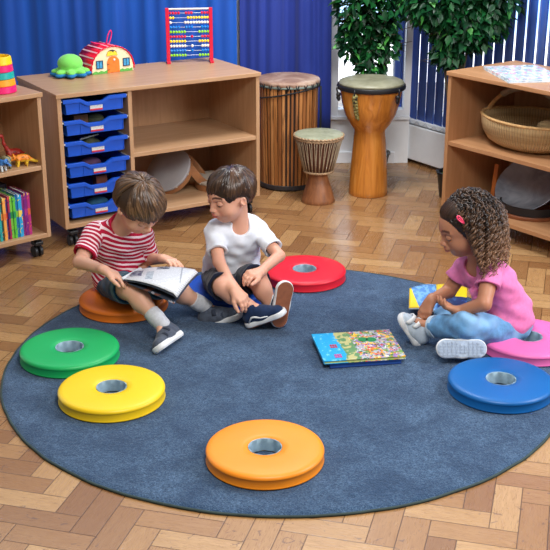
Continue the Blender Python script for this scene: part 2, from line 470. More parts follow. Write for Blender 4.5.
def np_mesh(name, W, Q, mats, parent=None, colors=None, origin=None, attrs=None, mi=None):
    """numpy verts / quads -> object; world coordinates, stored relative to origin"""
    me = bpy.data.meshes.new(name); o = V3(origin) if origin is not None else np.zeros(3); V = (W - o).astype(np.float32)
    me.vertices.add(len(V)); me.vertices.foreach_set('co', V.ravel())
    k = Q.shape[1]
    me.loops.add(Q.size); me.loops.foreach_set('vertex_index', Q.astype(np.int32).ravel())
    me.polygons.add(len(Q)); me.polygons.foreach_set('loop_start', np.arange(0, Q.size, k, dtype=np.int32)); 
    me.update(calc_edges=True); me.validate()
    me.polygons.foreach_set('use_smooth', np.ones(len(me.polygons), dtype=bool))
    for m in (mats if isinstance(mats, (list, tuple)) else [mats]): me.materials.append(m)
    if mi is not None: me.polygons.foreach_set('material_index', mi.astype(np.int32))
    if colors is not None:
        a = me.color_attributes.new('tint', 'FLOAT_COLOR', 'POINT'); a.data.foreach_set('color', colors.astype(np.float32).ravel())
    for nm, arr in (attrs or {}).items():
        a = me.attributes.new(nm, 'FLOAT', 'POINT'); a.data.foreach_set('value', arr.astype(np.float32))
    ob = bpy.data.objects.new(name, me); COL.objects.link(ob)
    if parent is not None: ob.parent = parent
    elif origin is not None: ob.location = Vector(origin)
    return ob
def lighten(Q, W): return W, Q
WORLD = .22; WORLD_N = 2.5; EXPO = 0.06
LIGHTS = [('window_light_right', (2.7, 3.3, 1.9), (0, 3.7, .1), 1.3, 98, (.96, .98, 1), None),
          ('fill_light_front', (.3, 1.9, 2.6), (.1, 3.7, 0), .9, 62, (1, .97, .93), None),  # added fill lamp, no known fixture; brightens the rug from the front
          ('fill_light_back', (.25, 4.9, 2.5), (.62, 6.4, .2), .7, 58, (.97, .98, 1), None)]  # added fill lamp aimed at the back wall and drums
# ------------------------------------------------------------------ rug
rug = thing('round_rug', 'large round grey-blue pile rug under the cushions and children', 'rug', (.031, 3.626, 0))
def rug_mesh():
    R = .996; nr, na = 150, 420
    v = [(0, 0, .0115)]; f = []
    from mathutils import noise as mn
    for k in range(1, nr + 1):
        for i in range(na):
            a = 2 * PI * i / na; r = R * k / nr
            ed = max(0, (r - R + .02) / .02)
            x, y = r * math.cos(a), r * math.sin(a)
            wv = .004 * mn.noise(Vector((3 * math.cos(a) * 3, 3 * math.sin(a) * 3, 5))) * (r / R) ** 8
            z = .0115 + .0011 * mn.noise(Vector((x * 60, y * 60, 0))) + .0010 * mn.noise(Vector((x * 9, y * 9, 3))) - .005 * ed * ed
            v.append((x * (1 + wv), y * (1 + wv), z))
    for i in range(na): f.append((0, 1 + i, 1 + (i + 1) % na))
    for k in range(nr - 1):
        o = 1 + k * na
        for i in range(na):
            j = (i + 1) % na; f.append((o + i, o + na + i, o + na + j, o + j))
    m = MB(); m.v = v; m.f = f; m.mi = [0] * len(f)
    m.build('pile', m_rug(), rug, smooth='all', fixn=False)
    b = MB(); pts = []
    for i in range(361):
        a = 2 * PI * i / 360
        wv = 1 + .004 * mn.noise(Vector((9 * math.cos(a), 9 * math.sin(a), 5)))
        pts.append((.999 * wv * math.cos(a), .999 * wv * math.sin(a), .0045))
    b.tube(pts, .0045, 8, cap=False)
    b.build('edge_binding', plain('dark_green_binding', S(46, 62, 60), .8, .2), rug, smooth='all')
rug_mesh()
# ------------------------------------------------------------------ ring cushions
ZB, ZT = .0125, .0586
def cushion(px, py, col, label):
    c = atz(px, py, ZT)
    t = thing('ring_cushion', label, 'cushion', (c.x, c.y, ZB), random.uniform(0, 6), 'round ring cushions on the rug')
    h = ZT - ZB
    prof = [(.0515, .001), (.0515, h - .004), (.0545, h - .0005), (.075, h + .001), (.12, h + .0012), (.16, h), (.172, h - .002), (.1775, h - .006), (.180, h - .0115), (.1797, h - .0135), (.1788, h - .015),
            (.1780, h - .0175), (.1777, h * .42), (.1782, .0085), (.1790, .0065), (.180, .0045), (.1785, .0018), (.172, 0)]
    m = MB(); m.lathe(prof, n=96, closed=True)
    m.build('cover', m_vinyl(label.split(' ring')[0].replace(' ', '_') + '_vinyl', col), t, smooth=60)
    l = MB(); l.lathe([(.0515, h - .0035), (.0512, h - .001), (.0495, h - .0015), (.0485, h * .6), (.0490, .003), (.0515, .003)], n=64, closed=True, wob=lambda a, k: .0012 * math.sin(9 * a + k) if 2 <= k <= 4 else 0)
    l.build('hole_lining', M_LINING, t, smooth=60)
    return t, c
CU = {}
for key, px, py, col, lab in (
    ('of', 265, 446, S(250, 146, 24), 'bright orange ring cushion, empty, nearest the front edge of the rug'),
    ('y', 111.5, 386, S(246, 204, 18), 'yellow ring cushion, empty, between the green and front orange ones'),
    ('g', 69.5, 346, S(16, 172, 92), 'green ring cushion, empty, at the left edge of the rug'),
    ('r', 304.5, 268, S(226, 28, 48), 'red ring cushion, empty, beside the boy in white'),
    ('b', 501, 378, S(0, 96, 168), 'blue ring cushion, empty, at the right in front of the girl'),
    ('p', 528.5, 335.5, S(232, 110, 176), 'pink ring cushion with the girl sitting on it'),
    ('o', 123.5, 296, S(236, 122, 30), 'darker orange ring cushion under the boy in the striped shirt'),
    ('bb', 224, 286, S(24, 84, 190), 'blue ring cushion under the boy in the white shirt')):
    CU[key] = cushion(px, py, col, lab)[1]

# ------------------------------------------------------------------ cabinets
TK = .02
M_TRAY = plain('blue_tray_plastic', S(24, 84, 196), .35, .05)
M_TRAY_IN = M_TRAY
M_CARD = NT('label_card')
_x, _y, _z = M_CARD.sep(M_CARD.coord())
_w = M_CARD.noise(M_CARD.mapping(M_CARD.coord(), (260, 1, 160)), 1, 2)
_c = M_CARD.mix(M_CARD.math('MULTIPLY', M_CARD.math('GREATER_THAN', _w, .6), .5), S(222, 224, 222), S(120, 140, 150))
_c = M_CARD.mix(M_CARD.math('LESS_THAN', _z, -.0105), _c, S(205, 40, 60))
M_CARD = M_CARD.fin(_c, .5)
def castor(x, y, par, zt=.085):
    c = MB(); c.box(x - .022, x + .022, y - .022, y + .022, zt - .012, zt); c.tube([(x, y, zt - .01), (x, y, zt - .028)], .012, 12)
    c.box(x - .021, x + .021, y - .026, y + .020, zt - .040, zt - .022)
    o = c.build('castor', M_BLACK, par, bevel=.004)
    w = MB()
    for dx in (-.013, .013): w.tube([(x + dx - .008, y + .004, .027), (x + dx + .008, y + .004, .027)], .0265, 24)
    w.build('wheel', M_BLACK, o, smooth=40, bevel=.003)
def cabinet(label, org, ang, w, d, h, dividers, shelves, MH, MV, zb=.088):
    """dividers: local x; shelves: (x0, x1, ztop)"""
    t = thing('storage_cabinet', label, 'cabinet', (org[0], org[1], 0), ang)
    MB().box(-.006, w + .006, -.008, d + .004, h - TK, h).build('top_board', MH, t, bevel=.0022)
    MB().box(0, TK, 0, d, zb, h - TK).build('side_panel', MV, t, bevel=.0015)
    MB().box(w - TK, w, 0, d, zb, h - TK).build('side_panel', MV, t, bevel=.0015)
    MB().box(TK, w - TK, .0, d - .01, zb, zb + TK).build('base_board', MH, t, bevel=.0015)
    MB().box(TK, w - TK, d - .01, d, zb, h - TK).build('back_panel', M_BEECH_IN, t)
    for x in dividers: MB().box(x, x + TK, .0, d - .01, zb + TK, h - TK).build('divider', MV, t, bevel=.0015)
    for x0, x1, z in shelves: MB().box(x0, x1, .004, d - .01, z - TK, z).build('shelf', MH, t, bevel=.0015)
    for x in (.05, w - .05):
        for y in (.05, d - .05): castor(x, y, t, zb)
    return t
# centre cabinet
CA = math.radians(31.5); CO = (-.976, 4.871); HC = .735; SCL = 1.0313
cab_c = cabinet('wide beech cabinet on black castors with blue trays, behind the boys', CO, CA, 1.055, .515, HC, [.345], [(.365, 1.035, .416)], M_BEECH, M_BEECH_V, .100)
def loc_c(x, y, z): return Vector((CO[0] + x * math.cos(CA) - y * math.sin(CA), CO[1] + x * math.sin(CA) + y * math.cos(CA), z))
r_ = MB()
for k in range(6):
    z = HC - .023 - .012 - k * .0985
    r_.box(TK, TK + .008, .004, .46, z - .006, z); r_.box(.345 - .008, .345, .004, .46, z - .006, z)
r_.build('tray_runner', plain('pale_runner_plastic', S(198, 204, 210), .4), cab_c)
def tray():
    t = thing('storage_tray', 'x', 'tray', (0, 0, 0), 0, 'blue trays in the centre cabinet')
    w, h = .298, .068
    m = MB()
    up = [(0, h - .004), (.26 * w, h - .004), (.37 * w, h * .66), (.61 * w, h * .66), (.73 * w, h - .004), (w, h - .004)]
    m.prism([(.012, 0)] + [(x if 0 < x < w else (.006 if x == 0 else w - .006), z) for x, z in up] + [(w - .012, 0)], 0, .004)
    # lip following the scoop
    rim = [(-.006 if x == 0 else (w + .006 if x == w else x), z) for x, z in up]
    for (xa, za), (xb, zb) in zip(rim[:-1], rim[1:]):
        m.add([(xa, -.010, za), (xb, -.010, zb), (xb, .006, zb), (xa, .006, za), (xa, -.010, za + .005), (xb, -.010, zb + .005), (xb, .006, zb + .005), (xa, .006, za + .005),
               (xa, -.010, za - .012), (xb, -.010, zb - .012)], [(0, 1, 2, 3), (4, 7, 6, 5), (0, 4, 5, 1), (3, 2, 6, 7), (8, 9, 1, 0), (0, 3, 7, 4), (1, 5, 6, 2)])
    m.box(.010, .014, .004, .40, 0, h - .006); m.box(w - .014, w - .010, .004, .40, 0, h - .006); m.box(.010, w - .010, .396, .40, 0, h - .006)
    m.box(.010, w - .010, .004, .40, 0, .004); m.box(-.004, .014, .004, .40, h - .008, h - .004); m.box(w - .014, w + .004, .004, .40, h - .008, h - .004)
    m.box(.25 * w, .27 * w, -.003, 0, .002, h - .014); m.box(.95 * w, .965 * w, -.003, 0, .002, h - .014)
    m.build('tray_body', M_TRAY, t, bevel=.0012)
    c = MB(); c.box(-.031, .031, -.0012, 0, -.018, .018); c.build('label_card', M_CARD, t, loc=(.52 * w, -.0035, .026), rot=(0, math.radians(0), 0))
    return t
tr0 = tray()
names = ['topmost blue tray of the cabinet column, right under the cabinet top', 'second blue tray from the top, with brown things inside', 'third blue tray from the top, with thin pale rods inside',
         'fourth blue tray from the top of the column', 'fifth blue tray from the top, with reddish blocks inside', 'lowest blue tray of the column, partly behind the striped boy']
trs = []
for k in range(6):
    o = tr0 if k == 0 else copy_tree(tr0)
    o.location = loc_c(.033, .006 + .004 * (k % 3), HC - .023 - .076 - k * .0985); o.rotation_euler[2] = CA; o['label'] = names[k]; trs.append(o)
# things lying in the trays
def small(name, k, x, y, z, mat, label, cat, fn, group=None):
    m = MB(); fn(m); o = m.build(name, mat, smooth=50); p = loc_c(.033 + x, .010 + y, HC - .023 - .076 - k * .0985 + z)
    o.location = p; o.rotation_euler[2] = CA; return tag(o, label, cat, group)
M_BRN = plain('dark_brown_wood', S(110, 70, 44), .6, .25); M_OLV = plain('dark_olive', S(78, 84, 60), .7, .3)
small('wooden_block', 1, .085, .10, .005, M_BRN, 'brown wooden block in the second blue tray', 'block', lambda m: m.box(0, .07, 0, .06, 0, .062))
small('cloth_bundle', 1, .20, .14, .031, M_OLV, 'olive crumpled cloth bundle in the second blue tray', 'cloth', lambda m: m.ball((0, 0, 0), (.05, .04, .026)))
small('wooden_rod', 2, .10, .08, .056, plain('pale_rod', S(170, 176, 168), .4), 'pale thin rod lying in the third blue tray', 'rod', lambda m: m.tube([(0, 0, 0), (.10, .02, .008)], .004, 8))
small('cord_bundle', 2, .16, .12, .026, M_OLV, 'dark olive cord bundle in the third blue tray', 'cord', lambda m: [m.tube([((.05 - .006 * q) * math.cos(a * .3), (.04 - .004 * q) * math.sin(a * .3), .004 * q + .003 * math.sin(a)) for a in range(22)], .004, 6) for q in range(6)])
small('plum_pouch', 3, .15, .10, .031, plain('plum_cloth', S(84, 52, 84), .8, .3), 'plum coloured pouch in the fourth blue tray', 'pouch', lambda m: m.ball((0, 0, 0), (.055, .04, .026)))
small('wooden_block', 4, .17, .08, .006, plain('red_brown_block', S(124, 66, 48), .6, .2), 'reddish brown block in the fifth blue tray', 'block', lambda m: m.box(0, .055, 0, .05, 0, .058))
small('teal_pouch', 5, .17, .10, .031, plain('teal_cloth', S(30, 84, 110), .8, .3), 'teal cloth pouch in the lowest blue tray', 'pouch', lambda m: m.ball((0, 0, 0), (.06, .04, .026)))

# left cabinet
LA = math.radians(41); LO = (-1.025 - .8 * math.cos(LA), 4.775 - .8 * math.sin(LA))
cab_l = cabinet('beech cabinet cut by the left edge of the photo, holding books and dinosaurs', LO, LA, .8, .36, .765, [], [(TK, .8 - TK, .437)], M_BEECH, M_BEECH_V, .100)
def loc_l(x, y, z): return Vector((LO[0] + x * math.cos(LA) - y * math.sin(LA), LO[1] + x * math.sin(LA) + y * math.cos(LA), z))
# right cabinet
RCA = math.radians(-52.5); RO = (.834, 5.286)
cab_r = cabinet('beech cabinet on the right with basket and bowl, cut by the photo edge', RO, RCA, 1.05, .48, .765, [], [(TK, 1.03, .424)], M_BEECH_R, M_BEECH_RV)
def loc_r(x, y, z): return Vector((RO[0] + x * math.cos(RCA) - y * math.sin(RCA), RO[1] + x * math.sin(RCA) + y * math.cos(RCA), z))

# ------------------------------------------------------------------ books on the left cabinet
def m_spine(name, a, b, c3):
    t = NT(name); co = t.coord()
    n = t.noise(t.mapping(co, (30, 30, 28)), 1.2, 2, .5, 1.0); n2 = t.noise(t.mapping(co, (90, 60, 45)), 1, 2)
    c = t.mix(t.math('GREATER_THAN', n, .55), a, b)
    c = t.mix(t.math('GREATER_THAN', n2, .66), c, c3)
    return t.fin(c, .4)
cols = [((176, 44, 120), (214, 96, 60), (240, 200, 80), 'magenta and orange'), ((120, 34, 120), (170, 50, 130), (240, 190, 60), 'purple'), ((130, 40, 110), (60, 60, 150), (220, 80, 140), 'dark plum'),
        ((40, 160, 214), (240, 210, 90), (230, 240, 250), 'sky blue'), ((30, 110, 170), (120, 190, 60), (20, 60, 120), 'blue and green'), ((96, 196, 60), (30, 140, 90), (40, 90, 170), 'lime green'),
        ((120, 200, 70), (40, 150, 70), (240, 220, 60), 'bright green'), ((170, 40, 80), (60, 50, 120), (230, 100, 60), 'crimson'), ((60, 56, 130), (200, 60, 60), (240, 160, 90), 'indigo'),
        ((240, 170, 80), (226, 120, 60), (240, 220, 130), 'apricot orange'), ((40, 90, 90), (240, 150, 60), (30, 60, 60), 'dark teal'), ((40, 170, 170), (30, 130, 150), (240, 220, 80), 'turquoise'),
        ((236, 206, 60), (220, 150, 50), (60, 140, 90), 'yellow'), ((24, 130, 200), (20, 160, 220), (240, 150, 60), 'cyan blue'), ((220, 80, 50), (240, 200, 60), (30, 90, 160), 'red'), ((60, 150, 90), (20, 90, 120), (240, 240, 220), 'sea green'), ((230, 140, 170), (180, 60, 120), (240, 230, 120), 'rose')]
thk = [.013, .016, .010, .017, .012, .012, .013, .010, .009, .014, .009, .011, .013, .014, .012, .013, .012]
bx = .722
for k, (a, b, c3, nm) in enumerate(cols):
    w = thk[k]; h = .196 + .005 * math.sin(k * 2.1); d = .145
    bx -= w + .0012
    t = thing('picture_book', 'thin %s spine book standing on the lower shelf of the left cabinet' % nm, 'book', loc_l(bx, .03 + .003 * math.sin(k * 3.3), .1205), LA, 'thin books on the left cabinet shelf')
    mat = m_spine('book_cover_' + nm.replace(' ', '_'), S(*a), S(*b), S(*c3))
    m = MB(); m.box(0, w, 0, .0015, 0, h); m.box(0, .0012, .0015, d, 0, h); m.box(w - .0012, w, .0015, d, 0, h); m.build('cover', mat, t)
    MB().box(.0012, w - .0012, .0015, d - .003, .002, h - .003).build('pages', plain('paper', S(232, 228, 214), .8), t)
tag(MB().box(0, .26, 0, .08, 0, .205).build('storage_box', plain('dark_plum_card', S(48, 38, 52), .7, .2), loc=loc_l(.44, .20, .1205), rot=(0, 0, LA), bevel=.003), 'dark storage box standing behind the row of books', 'box')

# ------------------------------------------------------------------ stacking cups on the left cabinet
pc = loc_l(.672, .12, 0); zc = .766
for k, (cn, c0, r0, r1, hh) in enumerate((('pink', (232, 24, 110), .071, .068, .03), ('orange', (248, 160, 30), .068, .065, .03), ('turquoise', (20, 170, 160), .065, .062, .03), ('deep pink', (236, 30, 110), .062, .060, .03), ('yellow', (252, 208, 20), .060, .056, .036))):
    m = MB(); m.lathe([(r0 - .003, 0), (r0, .003), (r1, hh - .003), (r1 - .003, hh - .0005), (r1 - .008, hh - .0005), (r0 - .008, .004), (r0 - .009, 0)], n=40, closed=True)
    m.box(-r0 + .008, r0 - .008, -.02, .02, .002, .006)
    o = m.build('stacking_ring', plain(cn.replace(' ', '_') + '_ring_plastic', S(*c0), .4, .03), smooth=40, loc=(pc.x, pc.y, zc))
    where = ['lowest of the stack', 'second from the bottom of the stack', 'in the middle of the stack', 'just under the yellow one', 'on top of the stack'][k]
    tag(o, '%s stacking ring %s at the far left' % (cn, where), 'toy', 'stacking rings on the left cabinet'); zc += hh
def rotz(a): return np.array([[math.cos(a), -math.sin(a), 0], [math.sin(a), math.cos(a), 0], [0, 0, 1]])
# ------------------------------------------------------------------ dinosaurs
def dino(label, col, belly, loc, rz, sc, neck, name='toy_dinosaur', dark=None):
    P = lambda x, y, z: (x * sc, y * sc, z * sc)
    f = Field((-.13 * sc, -.04 * sc, -.005 * sc), (.13 * sc, .04 * sc, .17 * sc), .0022 * sc / 1.0)
    f.ell(P(0, 0, .05), (.045 * sc, .022 * sc, .025 * sc), k=0)
    f.cone(P(-.03, 0, .048), P(-.08, 0, .022), .017 * sc, .008 * sc, k=.012 * sc); f.cone(P(-.08, 0, .022), P(-.12, .0, .014), .008 * sc, .003 * sc, k=.006 * sc)
    if neck == 'long':
        f.cone(P(.03, 0, .06), P(.055, 0, .11), .015 * sc, .009 * sc, k=.015 * sc); f.cone(P(.055, 0, .11), P(.06, 0, .148), .009 * sc, .007 * sc, k=.006 * sc); f.ell(P(.070, 0, .155), (.017 * sc, .009 * sc, .010 * sc), k=.006 * sc)
    else:
        f.cone(P(.03, 0, .056), P(.062, 0, .052), .016 * sc, .012 * sc, k=.012 * sc); f.cone(P(.068, 0, .050), P(.09, 0, .042), .014 * sc, .007 * sc, k=.006 * sc)
        f.ell(P(.056, 0, .066), (.008 * sc, .022 * sc, .018 * sc), k=.006 * sc)
        for q in (-1, 1): f.cone(P(.066, .008 * q, .060), P(.088, .010 * q, .078), .003 * sc, .0012 * sc, k=.003 * sc)
    for x in (-.026, .028):
        for q in (-1, 1):
            f.cone(P(x, .014 * q, .045), P(x + .004, .017 * q, .018), .012 * sc, .008 * sc, k=.008 * sc); f.cone(P(x + .004, .017 * q, .018), P(x + .006, .018 * q, .004), .008 * sc, .008 * sc, k=.004 * sc)
    W, Q, L = f.mesh(); W = W.copy(); W[:, 2] = np.maximum(W[:, 2], 0)
    t = NT(name + '_' + label.split()[0]); co = t.coord(); z = t.sep(co)[2]
    c = t.mix(t.math('LESS_THAN', z, .040 * sc), S(*col), S(*belly))
    n = t.noise(co, 55 / sc, 3); c = t.mix(t.math('GREATER_THAN', n, .6), c, S(*(dark or [int(q * .6) for q in col]))); t.fin(c, .45)
    M = rotz(rz); o = np_mesh(name, (W @ M.T) + V3(loc), Q, t.m, origin=loc)
    return tag(o, label, 'toy', 'toy dinosaurs on the left cabinet shelf')
zs = .4375
dino('orange horned toy dinosaur with its tail to the right, on the left cabinet shelf', (236, 140, 40), (232, 190, 50), loc_l(.715, .055, zs), LA + PI - .25, .72, 'short')
dino('red and green long-necked toy dinosaur behind the orange one', (170, 44, 36), (70, 120, 50), loc_l(.725, .15, zs), LA + PI - .1, .80, 'long')
dino('greyish green toy dinosaur left of the orange one', (150, 146, 110), (96, 104, 76), loc_l(.640, .075, zs), LA - 1.7, .72, 'short', dark=(70, 80, 60))
dino('blue and white toy dinosaur at the left edge of the photo', (60, 120, 190), (220, 230, 236), loc_l(.600, .05, zs), LA - 1.2, .68, 'short', dark=(20, 30, 60))

# ------------------------------------------------------------------ green octopus toy
oc = loc_c(.222, .385, HC + .0005)
t = thing('plush_octopus', 'green plush octopus with blue undersides beside the barn toy', 'toy', oc); t.scale = (1.12, 1.12, 1.05)
fd = Field((-.10, -.10, -.002), (.10, .10, .12), .0022); fd.ell((0, 0, .058), (.054, .054, .043), k=0)
for k in range(8):
    a = 2 * PI * k / 8 + .2; fd.ell((.056 * math.cos(a), .056 * math.sin(a), .024), (.026, .018, .013), M=rotz(a).T, k=.010)
fd.ell((0, 0, .026), (.05, .05, .014), k=.012)
W, Q, L = fd.mesh(); np_mesh('green_body', W, Q, plain('green_plush', S(120, 214, 90), .85, .08, .5, 40, Sheen_Weight=.3), t)
fd = Field((-.10, -.10, -.002), (.10, .10, .05), .0022)
for k in range(8):
    a = 2 * PI * k / 8 + .2; fd.ell((.060 * math.cos(a), .060 * math.sin(a), .0125), (.030, .020, .0115), M=rotz(a).T, k=.006)
fd.ell((0, 0, .012), (.055, .055, .011), k=.01)
W, Q, L = fd.mesh(); W[:, 2] = np.maximum(W[:, 2], 0); np_mesh('blue_underside', W, Q, plain('blue_plush', S(20, 110, 170), .85, .1, .5, 40), t)

# ------------------------------------------------------------------ barn toy
b0 = Vector((-.888, 5.344)); b1 = Vector((-.705, 5.479)); BA = math.atan2(b1.y - b0.y, b1.x - b0.x); BW = (b1 - b0).length
t = thing('toy_barn', 'cream toy barn with curved red roof and orange door on the cabinet top', 'toy', (b0.x, b0.y, HC + .0005), BA)
BH = .124; BD = .15
def arch(a, r=1.0): return (BW / 2 - BW / 2 * r * math.cos(a), .012 + (BH - .012) * r * math.sin(a) ** .9 if math.sin(a) > 0 else .012)
pts = [(0, 0)] + [arch(PI * i / 28) for i in range(29)] + [(BW, 0)]
m = MB(); m.prism(pts, 0, .006); m.prism(pts, BD - .006, BD); m.build('end_wall', plain('cream_board', S(236, 216, 176), .6, .04), t)
m = MB(); N = 44
def RF(u, v):
    a = PI * u; x, z = arch(a, 1.035 + .012 * math.sin(2 * PI * 17 * u)); return (x, -.006 + v * (BD + .012), z)
m.grid(RF, 204, 1); tt = NT('red_roof'); ub = tt.sep(tt.coord())
tt.fin(tt.mix(tt.math('GREATER_THAN', tt.noise(tt.coord(), 60, 2), .6), S(224, 20, 54), S(206, 14, 48)), .22)
m.build('roof', tt.m, t, smooth='all', solid=.003)
r = MB()
for i in range(1, 11):
    x, z = arch(PI * (i - .22) / 11 , 1.058); x2, z2 = arch(PI * (i) / 11, 1.058)
    r.add([(x, 0, z), (x2, 0, z2), (x2, BD, z2), (x, BD, z)], [(0, 1, 2, 3)])
r.build('roof_stripe', plain('pale_pink_highlight', S(250, 196, 204), .3), t, solid=.001)  # highlights of the ridged red roof, painted on as pale strips
d = MB(); dw = .066; dz = .080; cx = BW * .51
poly = [(cx - dw / 2, .001), (cx - dw / 2, dz * .62)] + [(cx - dw / 2 * math.cos(PI * i / 12), dz * .62 + dz * .38 * math.sin(PI * i / 12)) for i in range(1, 12)] + [(cx + dw / 2, dz * .62), (cx + dw / 2, .001)]
d.prism(poly, -.004, 0); dr = d.build('door', plain('orange_door', S(238, 120, 34), .5, .06), t)
k_ = MB(); k_.ball((cx + .004, -.006, dz * .78), .006, 12, 8); k_.build('knob', plain('white_knob', S(230, 226, 220), .4), dr, smooth='all')
hg = MB(); hg.box(cx - dw / 2, cx - dw / 2 + .010, -.006, -.004, .014, .017); hg.box(cx - dw / 2, cx - dw / 2 + .010, -.006, -.004, .042, .045); hg.build('hinge', M_BLACK, dr)
for x in (BW * .18, BW * .83):
    w = MB(); w.box(x - .016, x + .016, -.002, 0, .028, .062); wo = w.build('window', plain('blue_toy_window', S(60, 150, 196), .4, .3, 0, 120), t)
    g = MB(); g.box(x - .019, x + .019, -.004, -.002, .025, .029); g.box(x - .019, x + .019, -.004, -.002, .061, .065); g.box(x - .019, x - .015, -.004, -.002, .025, .065); g.box(x + .015, x + .019, -.004, -.002, .025, .065); g.box(x - .001, x + .001, -.004, -.002, .028, .062)
    g.build('window_frame', plain('dark_toy_frame', S(30, 60, 90), .5), wo)
w = MB(); cx2 = BW * .49
w.prism([(cx2 - .028, .086)] + [(cx2 - .028 * math.cos(PI * i / 10), .092 + .019 * math.sin(PI * i / 10)) for i in range(11)] + [(cx2 + .028, .086)], -.002, 0); lf = w.build('loft_opening', plain('dark_loft', S(60, 50, 50), .7), t)
w = MB(); w.prism([(cx2 - .030, .083), (cx2 - .025, .103), (cx2 - .004, .105), (cx2 + .006, .098), (cx2 + .014, .106), (cx2 + .024, .096), (cx2 + .030, .084)], -.005, -.002); w.build('hay', plain('yellow_hay', S(232, 204, 50), .8, .2, 0, 200), lf)
w = MB()
for x0, x1 in ((.002, cx - dw / 2 - .002), (cx + dw / 2 + .002, BW - .006)):
    n = 5; w.prism([(x0, 0)] + [(x0 + (x1 - x0) * (i / 24), .008 + .006 * abs(math.sin(PI * n * i / 48))) for i in range(25)] + [(x1, 0)], -.0035, 0)
w.build('painted_bush', plain('green_bush', S(90, 170, 70), .7, .2, 0, 150), t)
h = MB(); h.tube([(BW * .62 + .010 * -math.cos(a) + .016 * math.sin(a), BD * .5 + .010 * math.sin(a), BH + .034 + .034 * -math.cos(a)) for a in [2 * PI * q / 24 for q in range(25)]], .003, 8)
h.tube([(BW * .54, BD * .5, BH + .004), (BW * .30, BD * .5, BH + .012), (BW * .2, BD * .55, BH + .020), (BW * .3, BD * .62, BH + .008), (BW * .52, BD * .5, BH + .004)], .003, 8)
h.ball((BW * .54, BD * .5, BH + .005), .006, 10, 8)
h.build('cord_handle', plain('pink_cord', S(226, 24, 100), .7), t, smooth='all')

# ------------------------------------------------------------------ abacus
a0 = Vector((-.548, 5.690)); a1 = Vector((-.329, 5.720)); AA = math.atan2(a1.y - a0.y, a1.x - a0.x); AW = (a1 - a0).length; AHH = .270
t = thing('abacus', 'red framed abacus with ten rows of coloured beads on the cabinet top', 'abacus', (a0.x, a0.y - .005, HC + .0005), AA)
M_RED = plain('red_wood_paint', S(206, 24, 56), .35, .05)
for x in (.0, AW):
    m = MB(); m.box(x - .009, x + .009, -.009, .009, 0, AHH + .006); m.build('post', M_RED, t, bevel=.002)
    m = MB(); m.box(x - .010, x + .010, -.045, .045, 0, .012); m.build('foot', M_RED, t, bevel=.002)
m = MB(); m.tube([(0, 0, AHH), (AW, 0, AHH)], .005, 12); m.build('top_bar', plain('pale_wood_bar', S(214, 206, 196), .5), t, smooth=40)
rows = [('red', 'rrrr..rrr..rr', S(214, 24, 60)), ('yellow', 'yy.....yyyyyyyy', S(246, 208, 30)), ('white', 'w......wwwwwwwww', S(240, 232, 214)), ('blue', 'bbbb...bbb.bbb', S(10, 120, 210)), ('green', 'gggggg...ggggg', S(140, 206, 40)),
        ('red', 'rrrrrr..r..rrr', S(214, 24, 60)), ('yellow', 'yyyyyy...yyyyy', S(246, 208, 30)), ('white', 'wwwwww..w.wwww', S(240, 226, 206)), ('blue', 'bbbbbb..b.bbbb', S(10, 120, 210)), ('green', 'gggggg....ggggg', S(140, 206, 40))]
M_WIRE = plain('bright_wire', S(205, 208, 212), .3, .02, Metallic=.7)
br = .0078
bead_me = {}
for k, (cn, pat, c) in enumerate(rows):
    z = AHH - .020 - k * .0237
    m = MB(); m.tube([(.008, 0, z), (AW - .008, 0, z)], .0014, 8); wire = m.build('wire', M_WIRE, t, smooth=40)
    left = len(pat.split('.')[0]); mid = pat.strip('rywbg').strip('.').count(cn[0]) if '.' in pat else 0
    left = min(left, 10); right = 10 - left - mid; xs = []
    d = .0142
    xs += [.009 + d * (.5 + q) for q in range(left)]; xs += [AW - .009 - d * (.5 + q) for q in range(right)]
    xs += [.009 + d * (.5 + left) + d * 1.6 + d * q * 1.0 for q in range(mid)]
    for x in xs[:10]:
        if cn not in bead_me:
            mb = MB(); mb.ball((0, 0, 0), (.0068, br, br), 14, 8); o = mb.build('bead', plain(cn + '_bead', c, .25, .03), t, smooth='all'); bead_me[cn] = o.data
        else:
            o = bpy.data.objects.new('bead', bead_me[cn]); COL.objects.link(o); o.parent = t
        o.location = (x, 0, z)

# ------------------------------------------------------------------ frame drums on the low shelf
M_SKIN = plain('grey_drum_skin', S(158, 156, 158), .6, .06, .2, 12); M_HOOP = plain('honey_wood_hoop', S(158, 108, 70), .4, .15)
M_SKIN2 = plain('cream_drum_skin', S(170, 160, 146), .6, .08, .2, 12)
def frame_drum(label, c, nrm, R, dep, skin, rot=0):
    t = thing('frame_drum', label, 'drum', c); q = Vector(nrm).to_track_quat('Z', 'Y'); t.rotation_mode = 'QUATERNION'; t.rotation_quaternion = q
    m = MB(); m.lathe([(R, -dep), (R, -.002), (R - .008, -.002), (R - .008, -dep)], n=64, closed=True); m.build('hoop', M_HOOP, t, smooth=40, bevel=.001)
    m = MB(); m.lathe([(0, 0), (R * .5, .0004), (R - .002, 0), (R + .0015, -.002), (R + .002, -.014), (R + .0005, -.014)], n=64, wob=lambda a, k: .0008 * math.sin(13 * a) if k > 3 else 0); m.build('skin', skin, t, smooth='all', solid=.001)
    for i in range(9):
        a = 2 * PI * i / 9 + rot; s_ = MB(); s_.tube([((R + .002) * math.cos(a), (R + .002) * math.sin(a), -.010), ((R + .005) * math.cos(a), (R + .005) * math.sin(a), -.010)], .005, 8); s_.build('stud', plain('pale_stud', S(196, 190, 178), .4), t)
    return t
frame_drum('large grey skinned frame drum leaning in the bottom of the centre cabinet', loc_c(.668, .275, .120 + .112), (-.42, -.60, .68), .125, .045, M_SKIN)
frame_drum('smaller cream skinned frame drum lying on the bottom shelf right of the grey one', loc_c(.90, .20, .1205 + .052), (.05, -.10, 1), .100, .050, M_SKIN2)
